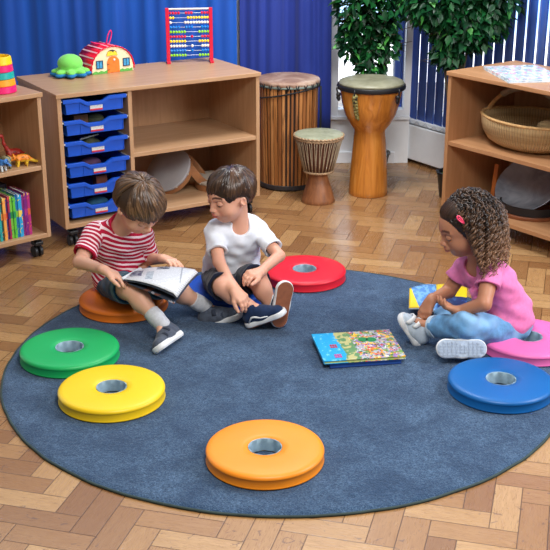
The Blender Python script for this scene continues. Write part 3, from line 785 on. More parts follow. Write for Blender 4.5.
t = thing('tambourine', 'narrow wooden tambourine propped between the two frame drums', 'drum', loc_c(.81, .24, .120 + .095)); t.rotation_mode = 'QUATERNION'; t.rotation_quaternion = (Matrix.Rotation(CA, 3, 'Z') @ Vector((.75, -.40, .65))).to_track_quat('Z', 'Y')
m = MB(); m.lathe([(.085, -.02), (.085, .02), (.077, .02), (.077, -.02)], n=48, closed=True); m.build('hoop', M_HOOP, t, smooth=40, bevel=.001)
for i in range(5):
    a = 2 * PI * i / 5; m = MB(); m.lathe([(0, 0), (.012, .001), (.016, 0)], c=(0, 0, 0), n=16); j = m.build('jingle', M_METAL, t, smooth='all', solid=.0008, loc=(.081 * math.cos(a), .081 * math.sin(a), 0), rot=(PI / 2, 0, a + PI / 2))

# ------------------------------------------------------------------ tall slatted drum
DC = (.071, 5.99)
t = thing('tall_drum', 'tall cylindrical drum of dark gapped wooden staves against the shaded blue curtain', 'drum', (DC[0], DC[1], 0))
def m_stave(name, a, b):
    q = NT(name); co = q.coord(); n = q.noise(q.mapping(co, (30, 30, 1.5)), 1.5, 5, .6, .5); n2 = q.noise(q.mapping(co, (90, 90, 6)), 1, 3)
    c = q.ramp(n, [(.3, S(*b)), (.7, S(*a))]); c = q.mix(q.math('MULTIPLY', q.math('GREATER_THAN', n2, .6), .5), c, S(*[int(v * .5) for v in b])); q.bump(n2, .3, .001); return q.fin(c, .45)
MS = [m_stave('stave_wood_a', (190, 128, 70), (140, 84, 40)), m_stave('stave_wood_b', (164, 104, 54), (112, 64, 30)), m_stave('stave_wood_c', (206, 146, 88), (156, 98, 52))]
m = MB(); m.lathe([(.146, .02), (.153, .575)], n=64); m.build('inner_shell', plain('dark_inner_shell', S(50, 30, 20), .7), t, smooth=40)
NS = 44
for k in range(NS):
    a = 2 * PI * k / NS; w = .0165 * (.78 + .2 * math.sin(k * 5.3)) * .62; lean = .012 * math.sin(k * 2.7)
    m = MB(); m.M = Matrix.Rotation(a, 4, 'Z')
    vs = []
    for z, r, da in ((.022, .155, 0), (.30, .161, lean * .5), (.572, .1655, lean)):
        for (q, rr) in ((-w, r - .006), (w, r - .006), (w * .9, r + .002), (-w * .9, r + .002)):
            an = q / r + da; vs.append((rr * math.cos(an), rr * math.sin(an), z))
    fs = [(0, 1, 2, 3), (8, 11, 10, 9)] + [(b + i, b + (i + 1) % 4, b + 4 + (i + 1) % 4, b + 4 + i) for b in (0, 4) for i in range(4)]
    m.add(vs, fs); m.build('stave', MS[k % 3 if k % 7 else 1], t, bevel=.001)
q = NT('mottled_hide'); co = q.coord(); n = q.noise(co, 9, 5, .6, .8); c = q.ramp(n, [(.3, S(116, 84, 66)), (.5, S(158, 124, 104)), (.7, S(196, 172, 152))]); q.bump(q.noise(co, 60, 3), .3, .002); M_HIDE = q.fin(c, .5)
m = MB(); m.lathe([(0, .607), (.08, .606), (.150, .604), (.170, .600), (.174, .592), (.1725, .580), (.168, .575)], n=80, wob=lambda a, k: (.0025 * math.sin(17 * a) + .002 * math.sin(31 * a + 1)) if k >= 4 else 0); m.build('drum_skin', M_HIDE, t, smooth='all', solid=.002)
M_ROPE = plain('black_rope', S(22, 24, 28), .8, .2, .5, 60); M_HOOPG = plain('grey_green_hoop', S(120, 134, 126), .6, .2)
m = MB(); m.lathe([(.1685, .566), (.1735, .570), (.1735, .578), (.1685, .582)], n=64, closed=True); m.build('upper_hoop', M_HOOPG, t, smooth='all')
m = MB()
for k in range(22):
    m = MB(); a = 2 * PI * (k + .5) / 22; m.tube([(.174 * math.cos(a + d), .174 * math.sin(a + d), z) for d, z in ((-.05, .588), (-.02, .572), (0, .560), (.02, .572), (.05, .588))], .0034, 6)
    m.build('rope_loop', M_ROPE, t, smooth='all')
m = MB(); m.tube([(.1725 * math.cos(a), .1725 * math.sin(a), .560 + .035 * math.cos(a * 1.0 + .4)  - .03) for a in [2 * PI * i / 90 for i in range(91)]], .004, 6); m.build('slung_rope', M_ROPE, t, smooth='all')
m = MB()
for k, z in enumerate((.014, .026)): m.lathe([(.157, z - .006), (.164, z - .006), (.164, z + .006), (.157, z + .006)], n=64, closed=True)
m.lathe([(0, .001), (.155, .001), (.155, .02)], n=48)
m.build('base_hoop', plain('dark_base_hoop', S(46, 42, 44), .6, .3), t, smooth=40, bevel=.002)
m = MB(); m.tube([(.178, -.02, .56), (.180, -.03, .40), (.178, -.02, .20), (.176, -.01, .05)], .006, 8); m.build('rope_tail', M_ROPE, t, smooth='all')

# ------------------------------------------------------------------ small goblet drum
SD = (.231, 5.66)
t = thing('small_goblet_drum', 'small goblet drum with corded sides in front of the tall slatted drum', 'drum', (SD[0], SD[1], 0))
q = NT('turned_red_brown_wood'); co = q.coord(); n = q.noise(q.mapping(co, (20, 20, 4)), 2, 4, .6, .6); M_TURN = q.fin(q.ramp(n, [(.3, S(112, 68, 42)), (.7, S(158, 102, 64))]), .4)
m = MB(); m.lathe([(0, 0), (.088, 0), (.090, .004), (.086, .02), (.070, .075), (.055, .12), (.047, .152), (.052, .165)], n=56); m.build('stem', M_TURN, t, smooth=50)
m = MB(); m.lathe([(.050, .158), (.070, .175), (.092, .24), (.110, .31), (.122, .352), (.10, .356)], n=56); m.build('bowl', plain('dark_bowl_wood', S(92, 52, 40), .5, .2), t, smooth=50)
M_CORD = plain('natural_cord', S(172, 156, 132), .85, .2, .6, 80)
m = MB()
for k in range(28):
    for dd in (0, .11):
        a = 2 * PI * k / 28; m.tube([(r * math.cos(a + dd * s_), r * math.sin(a + dd * s_), z) for r, z, s_ in ((.078, .174, 0), (.097, .24, .4), (.114, .31, .8), (.126, .348, 1))], .0026, 5)
m.build('cord_lacing', M_CORD, t, smooth='all')
for R_, z in ((.078, .170), (.127, .350), (.130, .362)):
    m = MB(); m.tube([(R_ * math.cos(a) , R_ * math.sin(a), z + .0025 * math.sin(a * 40)) for a in [2 * PI * i / 240 for i in range(241)]], .005, 6)
    m.build('braided_ring', plain('braided_tan_cord', S(170, 140, 108), .85, .35, .6, 90), t, smooth='all')
q = NT('pale_green_hide'); n = q.noise(q.coord(), 16, 4, .6, .5); M_GH = q.fin(q.ramp(n, [(.3, S(126, 130, 104)), (.7, S(170, 172, 144))]), .55)
m = MB(); m.lathe([(0, .373), (.10, .3725), (.124, .370), (.129, .364), (.128, .352)], n=64); m.build('drum_skin', M_GH, t, smooth='all', solid=.002)

# ------------------------------------------------------------------ large djembe
LD = (.511, 5.81)
t = thing('djembe', 'large honey-coloured djembe with shiny waisted body in front of the leafy plant', 'drum', (LD[0], LD[1], 0))
q = NT('varnished_honey_wood'); co = q.coord(); n = q.noise(q.mapping(co, (16, 16, 1.2)), 2, 5, .6, .8); c = q.ramp(n, [(.25, S(164, 94, 34)), (.55, S(210, 134, 54)), (.8, S(228, 158, 76))])
M_HONEY = q.fin(c, .18, Specular_IOR_Level=.6, Coat_Weight=.4, Coat_Roughness=.1)
m = MB(); m.lathe([(0, 0), (.104, 0), (.107, .004), (.106, .03), (.101, .12), (.094, .22), (.087, .31), (.084, .35), (.088, .362), (.112, .395), (.136, .44), (.153, .50), (.164, .56), (.168, .60), (.15, .602)], n=72); m.build('wooden_body', M_HONEY, t, smooth=60)
m = MB(); m.lathe([(.168, .578), (.181, .580), (.184, .592), (.181, .604), (.170, .606)], n=72, closed=True); m.build('black_hoop', M_BLACK, t, smooth=40, bevel=.002)
q = NT('olive_hide'); n = q.noise(q.coord(), 12, 4, .6, .5); M_OH = q.fin(q.ramp(n, [(.3, S(118, 116, 92)), (.7, S(158, 156, 130))]), .42)
m = MB(); m.lathe([(0, .632), (.10, .631), (.150, .626), (.170, .617), (.176, .606)], n=72); m.build('drum_skin', M_OH, t, smooth='all', solid=.002)
for a in (-2.12, -.78, .6, 2.0, 3.4):
    c_, s_ = math.cos(a), math.sin(a)
    m = MB(); m.tube([(r * c_, r * s_, z) for r, z in ((.186, .60), (.192, .585), (.186, .560), (.190, .535), (.183, .528), (.180, .545))], .0045, 8)
    m.ball((.182 * c_, .182 * s_, .555), (.013, .013, .012), 10, 8); m.ball((.180 * c_, .180 * s_, .535), (.010, .010, .016), 10, 8)
    m.build('tuning_lug', M_BLACK, t, smooth='all')
m = MB(); a = -2.12; c_, s_ = math.cos(a), math.sin(a)
for i in range(26):
    u = i / 25; z = .57 - .13 * u; r = (.182 - .018 * u - .02 * u * u) + .005; m.ball(((r) * c_ + .006 * math.sin(i * 2.1), (r) * s_ + .004 * math.cos(i * 1.7), z), (.012 - .006 * u, .008, .009), 8, 6)
m.build('beaded_tassel', plain('speckled_green_beads', S(120, 112, 60), .5, .5, 0, 120), t, smooth='all')

# ------------------------------------------------------------------ leafy plants
q = NT('leaf_green'); co = q.coord(); w = q.attr('tint', 'Color'); n = q.noise(co, 30, 2)
M_LEAF = q.fin(q.mix(q.math('MULTIPLY', n, .3), w, S(20, 60, 26)), .42, Specular_IOR_Level=.3)
M_BARK = plain('grey_brown_stem', S(74, 62, 46), .8, .3); M_SOIL = plain('green_moss', S(44, 96, 40), .95, .4, .8, 60); M_POT = plain('black_pot', S(26, 28, 32), .4, .1)
def plant(label, x, y, pot, clusters, seed, nleaf, lsz):
    """clusters: (cx, cy, cz, rx, ry, rz, weight)"""
    t = thing('potted_fig_tree', label, 'plant', (x, y, 0)); r = random.Random(seed)
    pr, phh = pot
    m = MB(); m.lathe([(0, 0), (pr * .75, 0), (pr * .78, .004), (pr, phh), (pr + .006, phh), (pr + .006, phh + .008), (pr - .008, phh + .008), (pr - .012, phh - .02), (0, phh - .02)], n=48); m.build('pot', M_POT, t, smooth=40)
    m = MB(); m.lathe([(0, phh - .004), (pr * .6, phh - .006), (pr - .011, phh - .014)], n=32, wob=lambda a, k: .002 * math.sin(9 * a)); m.build('moss', M_SOIL, t, smooth='all', solid=.004)
    tr = MB(); tw = []
    for k in range(5):
        a = 2 * PI * k / 5; x0, y0 = .022 * math.cos(a), .022 * math.sin(a)
        cl = clusters[k % len(clusters)]; p = [(x0 + (cl[0] - x0) * u * .85 + .012 * math.sin(u * 7 + k), y0 + (cl[1] - y0) * u * .85 + .012 * math.cos(u * 6 + k), phh - .02 + (cl[2] + .2 - phh) * u) for u in [i / 14 for i in range(15)]]
        tr.tube(p, [.010 * (1 - .55 * i / 14) for i in range(15)], 8)
        for i in range(9, 15):
            for _ in range(3):
                a2 = r.uniform(0, 2 * PI); L = r.uniform(.06, .17); b = Vector(p[i]); e = b + Vector((math.cos(a2) * L, math.sin(a2) * L, L * r.uniform(.1, .7))); tr.tube([b, (b + e) / 2 + Vector((0, 0, .012)), e], [.0028, .002, .0012], 5, cap=False)
    tr.build('stems', M_BARK, t, smooth='all')
    V = []; Fc = []; Cc = []
    tot = sum(c[6] for c in clusters)
    for cl in clusters:
        for _ in range(int(nleaf * cl[6] / tot)):
            while True:
                u = np.array([r.uniform(-1, 1) for _ in range(3)])
                if .05 < (u ** 2).sum() < 1: break
            c = Vector((cl[0] + u[0] * cl[3], cl[1] + u[1] * cl[4], cl[2] + u[2] * cl[5]))
            L = lsz * r.uniform(.7, 1.15); Wd = L * r.uniform(.28, .36)
            wx, wy = x + c.x, y + c.y
            if wy > YB - .09 or (wx - RW[0]) * .829 + (wy - RW[1]) * .559 > -.085: continue
            yaw = math.atan2(u[1], u[0]) + r.uniform(-1.1, 1.1); pit = r.uniform(-1.25, .15); rol = r.uniform(-.9, .9)
            M = Matrix.Rotation(yaw, 3, 'Z') @ Matrix.Rotation(-pit, 3, 'Y') @ Matrix.Rotation(rol, 3, 'X')
            o = len(V)
            for (a, b, h) in ((0, 0, 0), (.22, .62, .06), (.22, 0, -.02), (.22, -.62, .06), (.5, 1, .02), (.5, 0, -.07), (.5, -1, .02), (.8, .5, -.08), (.8, 0, -.13), (.8, -.5, -.08), (1.08, 0, -.26)):
                V.append(c + M @ Vector((a * L, b * Wd, h * L)))
            Fc += [(o, o + 2, o + 1), (o, o + 3, o + 2), (o + 1, o + 2, o + 5, o + 4), (o + 2, o + 3, o + 6, o + 5), (o + 4, o + 5, o + 8, o + 7), (o + 5, o + 6, o + 9, o + 8), (o + 7, o + 8, o + 10), (o + 8, o + 9, o + 10)]
            g = r.random(); cc = (S(12, 58, 30), S(22, 82, 38), S(8, 42, 24), S(74, 150, 64))[0 if g < .4 else 1 if g < .7 else 2 if g < .93 else 3]
            Cc += [cc] * 11
    me = bpy.data.meshes.new('foliage'); me.from_pydata(V, [], Fc); me.materials.append(M_LEAF)
    ca = me.color_attributes.new('tint', 'FLOAT_COLOR', 'POINT'); ca.data.foreach_set('color', np.array(Cc, dtype=np.float32).ravel())
    me.polygons.foreach_set('use_smooth', [True] * len(me.polygons))
    put('foliage', me, t)
p1x, p1y = .55, 6.10
plant('leafy potted fig tree standing behind the large honey-coloured djembe', p1x, p1y, (.10, .15),
      [(-.02, 0, .68, .075, .08, .18, 1.3), (-.04, 0, .98, .18, .13, .18, 2.0), (.0, .0, 1.25, .24, .16, .28, 1.6), (-.14, 0, .80, .055, .07, .13, .5), (.07, -.02, .80, .05, .06, .13, .35)], 5, 2300, .053)
p2x, p2y = .95, 5.74
plant('wide dark leafy potted fig tree behind the right cabinet, its black pot showing beside it', p2x, p2y, (.075, .135),
      [(.04, .02, .93, .20, .13, .14, 2.4), (-.12, .02, 1.06, .20, .14, .16, 1.7), (.13, .02, 1.10, .20, .14, .20, 2.2), (-.05, .0, .79, .07, .07, .08, .35), (0, 0, 1.4, .28, .18, .2, 1.2)], 9, 3700, .053)

# ------------------------------------------------------------------ right cabinet things
# woven basket
q = NT('woven_straw'); co = q.coord(); X, Y, Z = q.sep(co)
an = q.math('ARCTAN2', Y, X); wv = q.math('SINE', q.math('MULTIPLY', an, 110)); rw = q.math('SINE', q.math('ADD', q.math('MULTIPLY', Z, 1200), q.math('MULTIPLY', q.math('FLOOR', q.math('DIVIDE', q.math('MULTIPLY', an, 110), PI)), PI)))
h_ = q.math('MULTIPLY', q.math('ADD', wv, 1), q.math('ADD', rw, 1.6)); n = q.noise(q.mapping(co, (4, 4, 60)), 2, 3)
bandf = q.ramp(q.math('MULTIPLY', Z, 7.0), [(0, (0, 0, 0, 1)), (.35, (.15, .15, .15, 1)), (.45, (1, 1, 1, 1)), (.72, (1, 1, 1, 1)), (.8, (0, 0, 0, 1))])
c = q.mix(q.math('MULTIPLY', n, bandf), S(232, 200, 146), S(176, 130, 76)); c = q.mix(q.ramp(h_, [(.05, (.5, .5, .5, 1)), (.5, (0, 0, 0, 1))]), c, S(104, 74, 44)); q.bump(h_, .8, .003); M_STRAW = q.fin(c, .8)
bc = loc_r(.345, .232, .4245)
t = thing('woven_basket', 'round woven straw basket with arched handle on the right cabinet shelf', 'basket', bc, RCA); t.scale = (1.44, 1.14, 1.06)
def BR(a): return 1 + .02 * math.sin(3 * a)
m = MB(); pf = [(0, 0), (.08, .0), (.125, .010), (.158, .035), (.176, .07), (.184, .105), (.186, .135), (.178, .136), (.175, .10), (.150, .04), (.11, .018), (0, .012)]
m.lathe(pf, n=120, wob=lambda a, k: .002 * math.sin(5 * a)); m.build('woven_bowl', M_STRAW, t, smooth=60)
m = MB(); m.tube([((.1825) * math.cos(a), .1825 * math.sin(a), .137 + .003 * math.sin(2 * a)) for a in [2 * PI * i / 90 for i in range(91)]], .007, 8, cap=False); m.build('rim', plain('straw_rim', S(190, 150, 98), .8, .25, .6, 90), t, smooth='all')
m = MB(); hp = [(-.184 * math.cos(a), -.02, .125 + .145 * math.sin(a) ** 1.5) for a in [PI * i / 30 for i in range(31)]]
m.tube(hp, .0085, 10); m.build('handle', plain('straw_handle', S(186, 140, 88), .7, .25, .6, 90), t, smooth='all')
m = MB(); m.tube(hp[8:23], .014, 10); m.build('handle_wrap', plain('grey_tan_leather', S(150, 136, 112), .6, .15), t, smooth='all')
m = MB(); 
for sx in (-1, 1): m.tube([(sx * .186 + .012 * math.cos(b) * 0, .0 - .02 + .02 * math.cos(b), .125 + .02 * math.sin(b)) for b in [2 * PI * i / 16 for i in range(17)]], .0045, 6)
m.build('handle_lashing', plain('dark_lashing', S(96, 84, 66), .8, .3), t, smooth='all')
m = MB(); 
for i in range(14):
    m.tube([(.0 + .055 * math.cos(a), .0 + .055 * math.sin(a) , .004 * i) for a in [2 * PI * j / 30 for j in range(31)]], .0055, 6, cap=False) if False else None
fd2 = MB(); fd2.lathe([(0, .052), (.02, .051), (.045, .040), (.055, .02), (.055, 0), (0, 0)], n=40, wob=lambda a, k: .0015 * math.sin(20 * a))
o = fd2.build('straw_ball', M_STRAW, smooth=60, loc=loc_r(.47, .19, .4245 + .105)); tag(o, 'small woven straw bundle inside the straw basket', 'basket')
tag(MB().lathe([(0, .07), (.06, .068), (.12, .05), (.15, .035), (.12, .022), (0, .014)], n=40, wob=lambda a, k: .004 * math.sin(5 * a + k)).build('dark_cloth', plain('black_cloth', S(30, 26, 24), .9, .3), smooth='all', loc=loc_r(.345, .232, .4245)), 'black cloth filling the bottom of the straw basket', 'cloth')
# shallow dark metal bowl (pan) propped behind a box
M_STEEL = NT('blued_steel'); n = M_STEEL.noise(M_STEEL.coord(), 9, 4, .6, .6); M_STEEL = M_STEEL.fin(M_STEEL.ramp(n, [(.3, S(112, 120, 132)), (.7, S(170, 178, 190))]), .3, Metallic=.1)
t = thing('steel_bowl', 'wide blued steel bowl leaning on the bottom shelf of the right cabinet', 'bowl', loc_r(.35, .235, .108 + .140)); t.rotation_mode = 'QUATERNION'; t.rotation_quaternion = (Matrix.Rotation(RCA, 3, 'Z') @ Vector((.03, -.66, .75))).to_track_quat('Z', 'Y')
R_ = .170; m = MB(); m.lathe([(0, -.052), (.07, -.050), (.12, -.038), (.15, -.018), (R_, 0), (R_ + .004, .002), (R_ + .005, -.002), (.152, -.024), (.12, -.044), (.07, -.056), (0, -.058)], n=80); m.build('bowl', M_STEEL, t, smooth='all')
t = thing('drum_stand', 'black ring stand with wooden base under the steel bowl', 'stand', loc_r(.38, .24, .1085), RCA)
m = MB(); m.lathe([(.150, .016), (.158, .016), (.158, .055), (.150, .055)], n=64, closed=True); m.build('black_band', M_BLACK, t, smooth=40)
m = MB(); m.lathe([(.140, 0), (.172, 0), (.172, .016), (.140, .016)], n=64, closed=True); m.build('wooden_base', plain('red_brown_base', S(128, 72, 40), .45, .2), t, smooth=40, bevel=.002)
m = MB(); m.box(-.012, .012, -.006, .006, 0, .195)
o = m.build('wooden_plank', plain('orange_brown_slat', S(180, 104, 48), .45, .15), loc=loc_r(.155, .20, .1085), rot=(math.radians(-6), 0, RCA), bevel=.003); tag(o, 'upright orange-brown wooden plank beside the steel bowl', 'wood')
# magazines
def m_print(name, base, cols_, sc=40, th=(.52, .60, .66)):
    q = NT(name); co = q.coord(); c = base
    for k, cc in enumerate(cols_):
        n = q.noise(q.mapping(co, (sc * (1 + .3 * k), sc * (.8 + .25 * k), sc), loc=(k * 3.3, k * 1.7, 0)), 1, 2, .5, .6); c = q.mix(q.math('GREATER_THAN', n, th[k % 3]), c, S(*cc))
    return q.fin(c, .22)
M_PAPER = plain('magazine_paper', S(214, 220, 226), .5, .05)
MAGS = [((.045, .165), .0, 'lowest'), ((.05, .160), .04, 'middle'), ((.055, .165), -.03, 'top')]
A0 = atz(491, 66, .7655); A1 = atz(509, 80, .7655)
for k, nm in enumerate(('lowest', 'top')):
    z = .7655 + k * .0075
    p = atz(508.5 + k, 82.6 - k * 1.9, z + .0035); dy_ = A0 - A1; a = math.atan2(dy_.y, dy_.x) - PI / 2 + .10 + .02 * k
    t = thing('magazine', '%s magazine of the pale pile on the right cabinet' % {'lowest': 'bottom', 'middle': 'middle', 'top': 'uppermost, printed'}[nm], 'magazine', (p.x, p.y, z), a + .0 * k, 'magazines on the right cabinet')
    w, d = .27, .355
    MB().box(.001, w, .001, d, .0006, .0064).build('pages', M_PAPER, t)
    m = MB(); m.box(0, w, 0, d, .0064, .007); m.box(0, w, 0, d, 0, .0006); m.box(0, .0006, 0, d, 0, .007)
    m.build('cover', m_print('magazine_cover_%d' % k, S(186, 208, 218), [(134, 168, 186), (226, 236, 240), (40, 130, 120), (226, 170, 190)][:4 if k == 1 else 2], 22, (.58, .52, .72)), t)

# ------------------------------------------------------------------ books on the rug
def floor_book(label, corners, z, h, covermat, edgemat, marks=None):
    tl, tr, br, bl_ = [atz(x, y, z + h) for x, y in corners]
    o = bl_; ex = (br - bl_); ax = math.atan2(ex.y, ex.x); w = ex.length; d = ((tl - bl_) + (tr - br)).length / 2
    t = thing('picture_book', label, 'book', (o.x, o.y, z), ax)
    MB().box(.003, w - .002, .003, d - .003, .002, h - .002).build('pages', edgemat, t)
    m = MB(); m.box(0, w, 0, d, h - .002, h); m.box(0, w, 0, d, 0, .002); m.box(0, .002, 0, d, 0, h); m.build('cover', covermat, t, bevel=.0006)
    return t, w, d
q = NT('busy_picture_cover'); co = q.coord(); X, Y, Z = q.sep(co)
c = S(168, 172, 182)
for k, (cc, s_, th) in enumerate((((110, 156, 60), 34, .54), ((150, 110, 176), 46, .58), ((222, 70, 50), 60, .60), ((246, 190, 40), 48, .60), ((40, 110, 50), 70, .61), ((236, 236, 230), 80, .65), ((40, 56, 84), 100, .64))):
    n = q.noise(q.mapping(co, (s_, s_, s_), loc=(k * 2.1, k * 5.3, 0)), 1, 2, .5, .5); c = q.mix(q.math('GREATER_THAN', n, th), c, S(*cc))
greenside = q.noise(q.mapping(co, (30, 30, 30)), 1, 3); lim = q.math('ADD', X, q.math('MULTIPLY', q.math('SUBTRACT', greenside, .5), .05))
c = q.mix(q.math('LESS_THAN', lim, .135), c, q.mix(q.math('GREATER_THAN', greenside, .5), S(96, 140, 90), S(186, 180, 120)))
nz = q.noise(q.mapping(co, (55, 55, 55)), 1, 3)
sky = q.mix(q.math('GREATER_THAN', nz, .62), S(24, 160, 216), S(120, 204, 236))
c = q.mix(q.math('LESS_THAN', lim, .085), c, sky)
M_COVER = q.fin(c, .3)
t, bw, bd = floor_book('dark blue picture book underneath the bright one on the rug', [(326, 338), (396, 337), (402, 360), (330, 365)], .014, .014, plain('dark_blue_cover', S(20, 56, 128), .35, .1), plain('blue_edge', S(40, 80, 150), .5, .2))
t, bw, bd = floor_book('bright picture book with a crowded colourful cover lying on the rug', [(315, 333), (393, 330), (406, 356), (324, 361.5)], .030, .012, M_COVER, plain('yellow_page_edge', S(206, 214, 130), .6, .12))
m = MB(); m.lathe([(0, 0), (.018, 0), (.018, .0006), (0, .0006)], c=(bw * .60, bd * .68, .0122), n=24); m.lathe([(0, 0), (.020, 0), (.020, .0006), (0, .0006)], c=(bw * .70, bd * .66, .0122), n=24); m.build('green_emblem', plain('green_print', S(20, 130, 70), .35), t)
m = MB()
for i in range(24):
    a0_, a1_ = 2 * PI * i / 24, 2 * PI * (i + 1) / 24; cx, cy = bw * .68, bd * .25
    m.box(cx + .022 * math.cos(a0_) - .003, cx + .022 * math.cos(a0_) + .003, cy + .024 * math.sin(a0_) - .003, cy + .024 * math.sin(a0_) + .003, .012, .0126)
m.build('orange_wheel_print', plain('orange_print', S(236, 140, 60), .35), t)
rr = random.Random(4); 
for nm, cols_, u0, n in (('red_lettering', (206, 40, 70), .24, 6), ('pink_lettering', (220, 70, 150), .20, 6)):
    m = MB()
    for i in range(n):
        x = bw * .16 + .009 * (i % 3); y = bd * (.45 if nm[0] == 'r' else .10) + .016 * (i // 3); m.box(x, x + .006, y, y + .012, .012, .0126); m.box(x - .002, x + .007, y + .004, y + .007, .012, .0126)
    m.build(nm, plain(nm, S(*cols_), .35), t)

# ------------------------------------------------------------------ light
W_ = bpy.data.worlds.new('outdoors'); SC.world = W_; W_.use_nodes = True; wn = W_.node_tree.nodes; wl = W_.node_tree.links
bg = wn['Background']; tc = wn.new('ShaderNodeTexCoord'); sp = wn.new('ShaderNodeSeparateXYZ'); wl.new(tc.outputs['Generated'], sp.inputs[0])
rp = wn.new('ShaderNodeValToRGB'); mr = wn.new('ShaderNodeMapRange'); wl.new(sp.outputs[2], mr.inputs[0]); mr.inputs[1].default_value = -1; mr.inputs[2].default_value = 1; wl.new(mr.outputs[0], rp.inputs[0])
e = rp.color_ramp.elements; e[0].position = .425; e[0].color = (.95, .97, 1, 1); e[1].position = .432; e[1].color = (.42, .66, .95, 1)
e2 = rp.color_ramp.elements.new(.6); e2.color = (.80, .90, 1, 1)
mrc = wn.new('ShaderNodeMapRange'); wl.new(sp.outputs[1], mrc.inputs[0]); mrc.inputs[1].default_value = .1; mrc.inputs[2].default_value = .6
mxc = wn.new('ShaderNodeMix'); mxc.data_type = 'RGBA'; wl.new(mrc.outputs[0], mxc.inputs[0]); mxc.inputs[6].default_value = (1, .95, .88, 1); wl.new(rp.outputs[0], mxc.inputs[7]); wl.new(mxc.outputs[2], bg.inputs[0])
# the open sky on the window side is brighter than the rest of the surroundings
mr2 = wn.new('ShaderNodeMapRange'); wl.new(sp.outputs[1], mr2.inputs[0]); mr2.inputs[1].default_value = .2; mr2.inputs[2].default_value = .75; mr2.inputs[3].default_value = WORLD; mr2.inputs[4].default_value = WORLD_N
wl.new(mr2.outputs[0], bg.inputs[1])
def area(name, loc, target, size, power, col=(1, 1, 1), sy=None):
    l = bpy.data.lights.new(name, 'AREA'); l.energy = power; l.color = col; l.size = size
    if sy: l.shape = 'RECTANGLE'; l.size_y = sy
    o = bpy.data.objects.new(name, l); COL.objects.link(o); o.location = loc
    o.rotation_euler = (Vector(target) - Vector(loc)).to_track_quat('-Z', 'Y').to_euler(); return o
for nm, loc, tg, sz, pw, colr, sy in LIGHTS: area(nm, loc, tg, sz, pw, colr, sy)
SC.view_settings.view_transform = 'Standard'; SC.view_settings.look = 'None'; SC.view_settings.gamma = 1.0; SC.view_settings.exposure = EXPO
SC.view_settings.use_curve_mapping = False
# ------------------------------------------------------------------ children
def nrm(v): v = V3(v); return v / np.linalg.norm(v)
def frame(fwd, up):
    y = nrm(fwd); z = V3(up) - y * (V3(up) @ y); z = nrm(z); return np.array([np.cross(y, z), y, z])     # rows: right-hand side, forward, up
def rot_about(v, ax, a):
    ax = nrm(ax); v = V3(v); return v * math.cos(a) + np.cross(ax, v) * math.sin(a) + ax * (ax @ v) * (1 - math.cos(a))
def lerp(a, b, t): return V3(a) * (1 - t) + V3(b) * t
def aw(*a): return V3(at(*a))
def az(*a): return V3(atz(*a))

def head_prims(f, C, M, s, lab=1):
    P = lambda x, y, z: C + s * (x * M[0] + y * M[1] + z * M[2])
    E = lambda c, r, k=.03, op='add': f.ell(P(*c), [q * s for q in r], M, k * s, op, lab if op == 'add' else None)
    E((0, -.05, .10), (.365, .455, .385), 0)
    E((0, .12, -.12), (.300, .285, .34), .10)
    E((0, .14, .10), (.30, .265, .25), .10)
    E((0, .225, -.345), (.135, .125, .105), .12)
    for q in (-1, 1):
        E((.165 * q, .235, -.185), (.13, .12, .13), .10)
        E((.155 * q, .425, -.015), (.085, .075, .06), .06, 'sub')
        f.cone(P(.05 * q, .385, .065), P(.235 * q, .32, .065), .03 * s, .022 * s, .05 * s, lab=lab)
        E((.355 * q, -.03, -.075), (.042, .064, .098), .02)
        E((.386 * q, -.01, -.065), (.028, .038, .064), .02, 'sub')
        E((.375 * q, .035, -.09), (.022, .022, .03), .02)
        E((.045 * q, .425, -.165), (.034, .036, .028), .025)
    f.cone(P(0, .385, .02), P(0, .462, -.135), .026 * s, .034 * s, .045 * s, lab=lab)
    E((0, .455, -.140), (.036, .040, .034), .03)
    E((0, .395, -.235), (.10, .06, .06), .05)
    E((0, .436, -.243), (.078, .032, .020), .015); E((0, .428, -.285), (.066, .034, .024), .015)
    E((0, .462, -.263), (.085, .02, .006), .012, 'sub')
def paint_face(W, C, M, s, base, lips, brow, tint):
    L = (W - C) @ M.T / s; x, y, z = L[:, 0], L[:, 1], L[:, 2]; fr = y > .25
    def blend(m, col): 
        m = np.clip(m, 0, 1)[:, None]; tint[:, :3] = tint[:, :3] * (1 - m) + V3(col)[None] * m
    for q in (-1, 1):
        d = np.exp(-(((x - .18 * q) / .09) ** 2 + ((z + .19) / .07) ** 2)) * fr * .22; blend(d, (base[0] * 1.0, base[1] * .62, base[2] * .60))
        bz = .085 + .03 * (1 - ((np.abs(x) - .15) / .10) ** 2)
        m = fr * (np.abs(np.abs(x) - .15) < .10) * (np.abs(z - bz) < .020) * (np.sign(x) == q); blend(m * .9, brow)
        m = fr * (((x - .155 * q) / .095) ** 2 + ((z + .02) / .07) ** 2 < 1) * .18; blend(m, (base[0] * .6, base[1] * .42, base[2] * .4))
        m = (((x - .035 * q) / .018) ** 2 + ((z + .178) / .012) ** 2 < 1) * fr; blend(m * .7, (base[0] * .3, base[1] * .2, base[2] * .2))
    m = fr * ((x / .088) ** 2 + ((z + .262) / .048) ** 2 < 1) * (y > .40); blend(m * .55, lips)
    m = fr * (np.abs(x) < .085) * (np.abs(z + .263) < .008) * (y > .38); blend(m * .7, (lips[0] * .35, lips[1] * .25, lips[2] * .25))
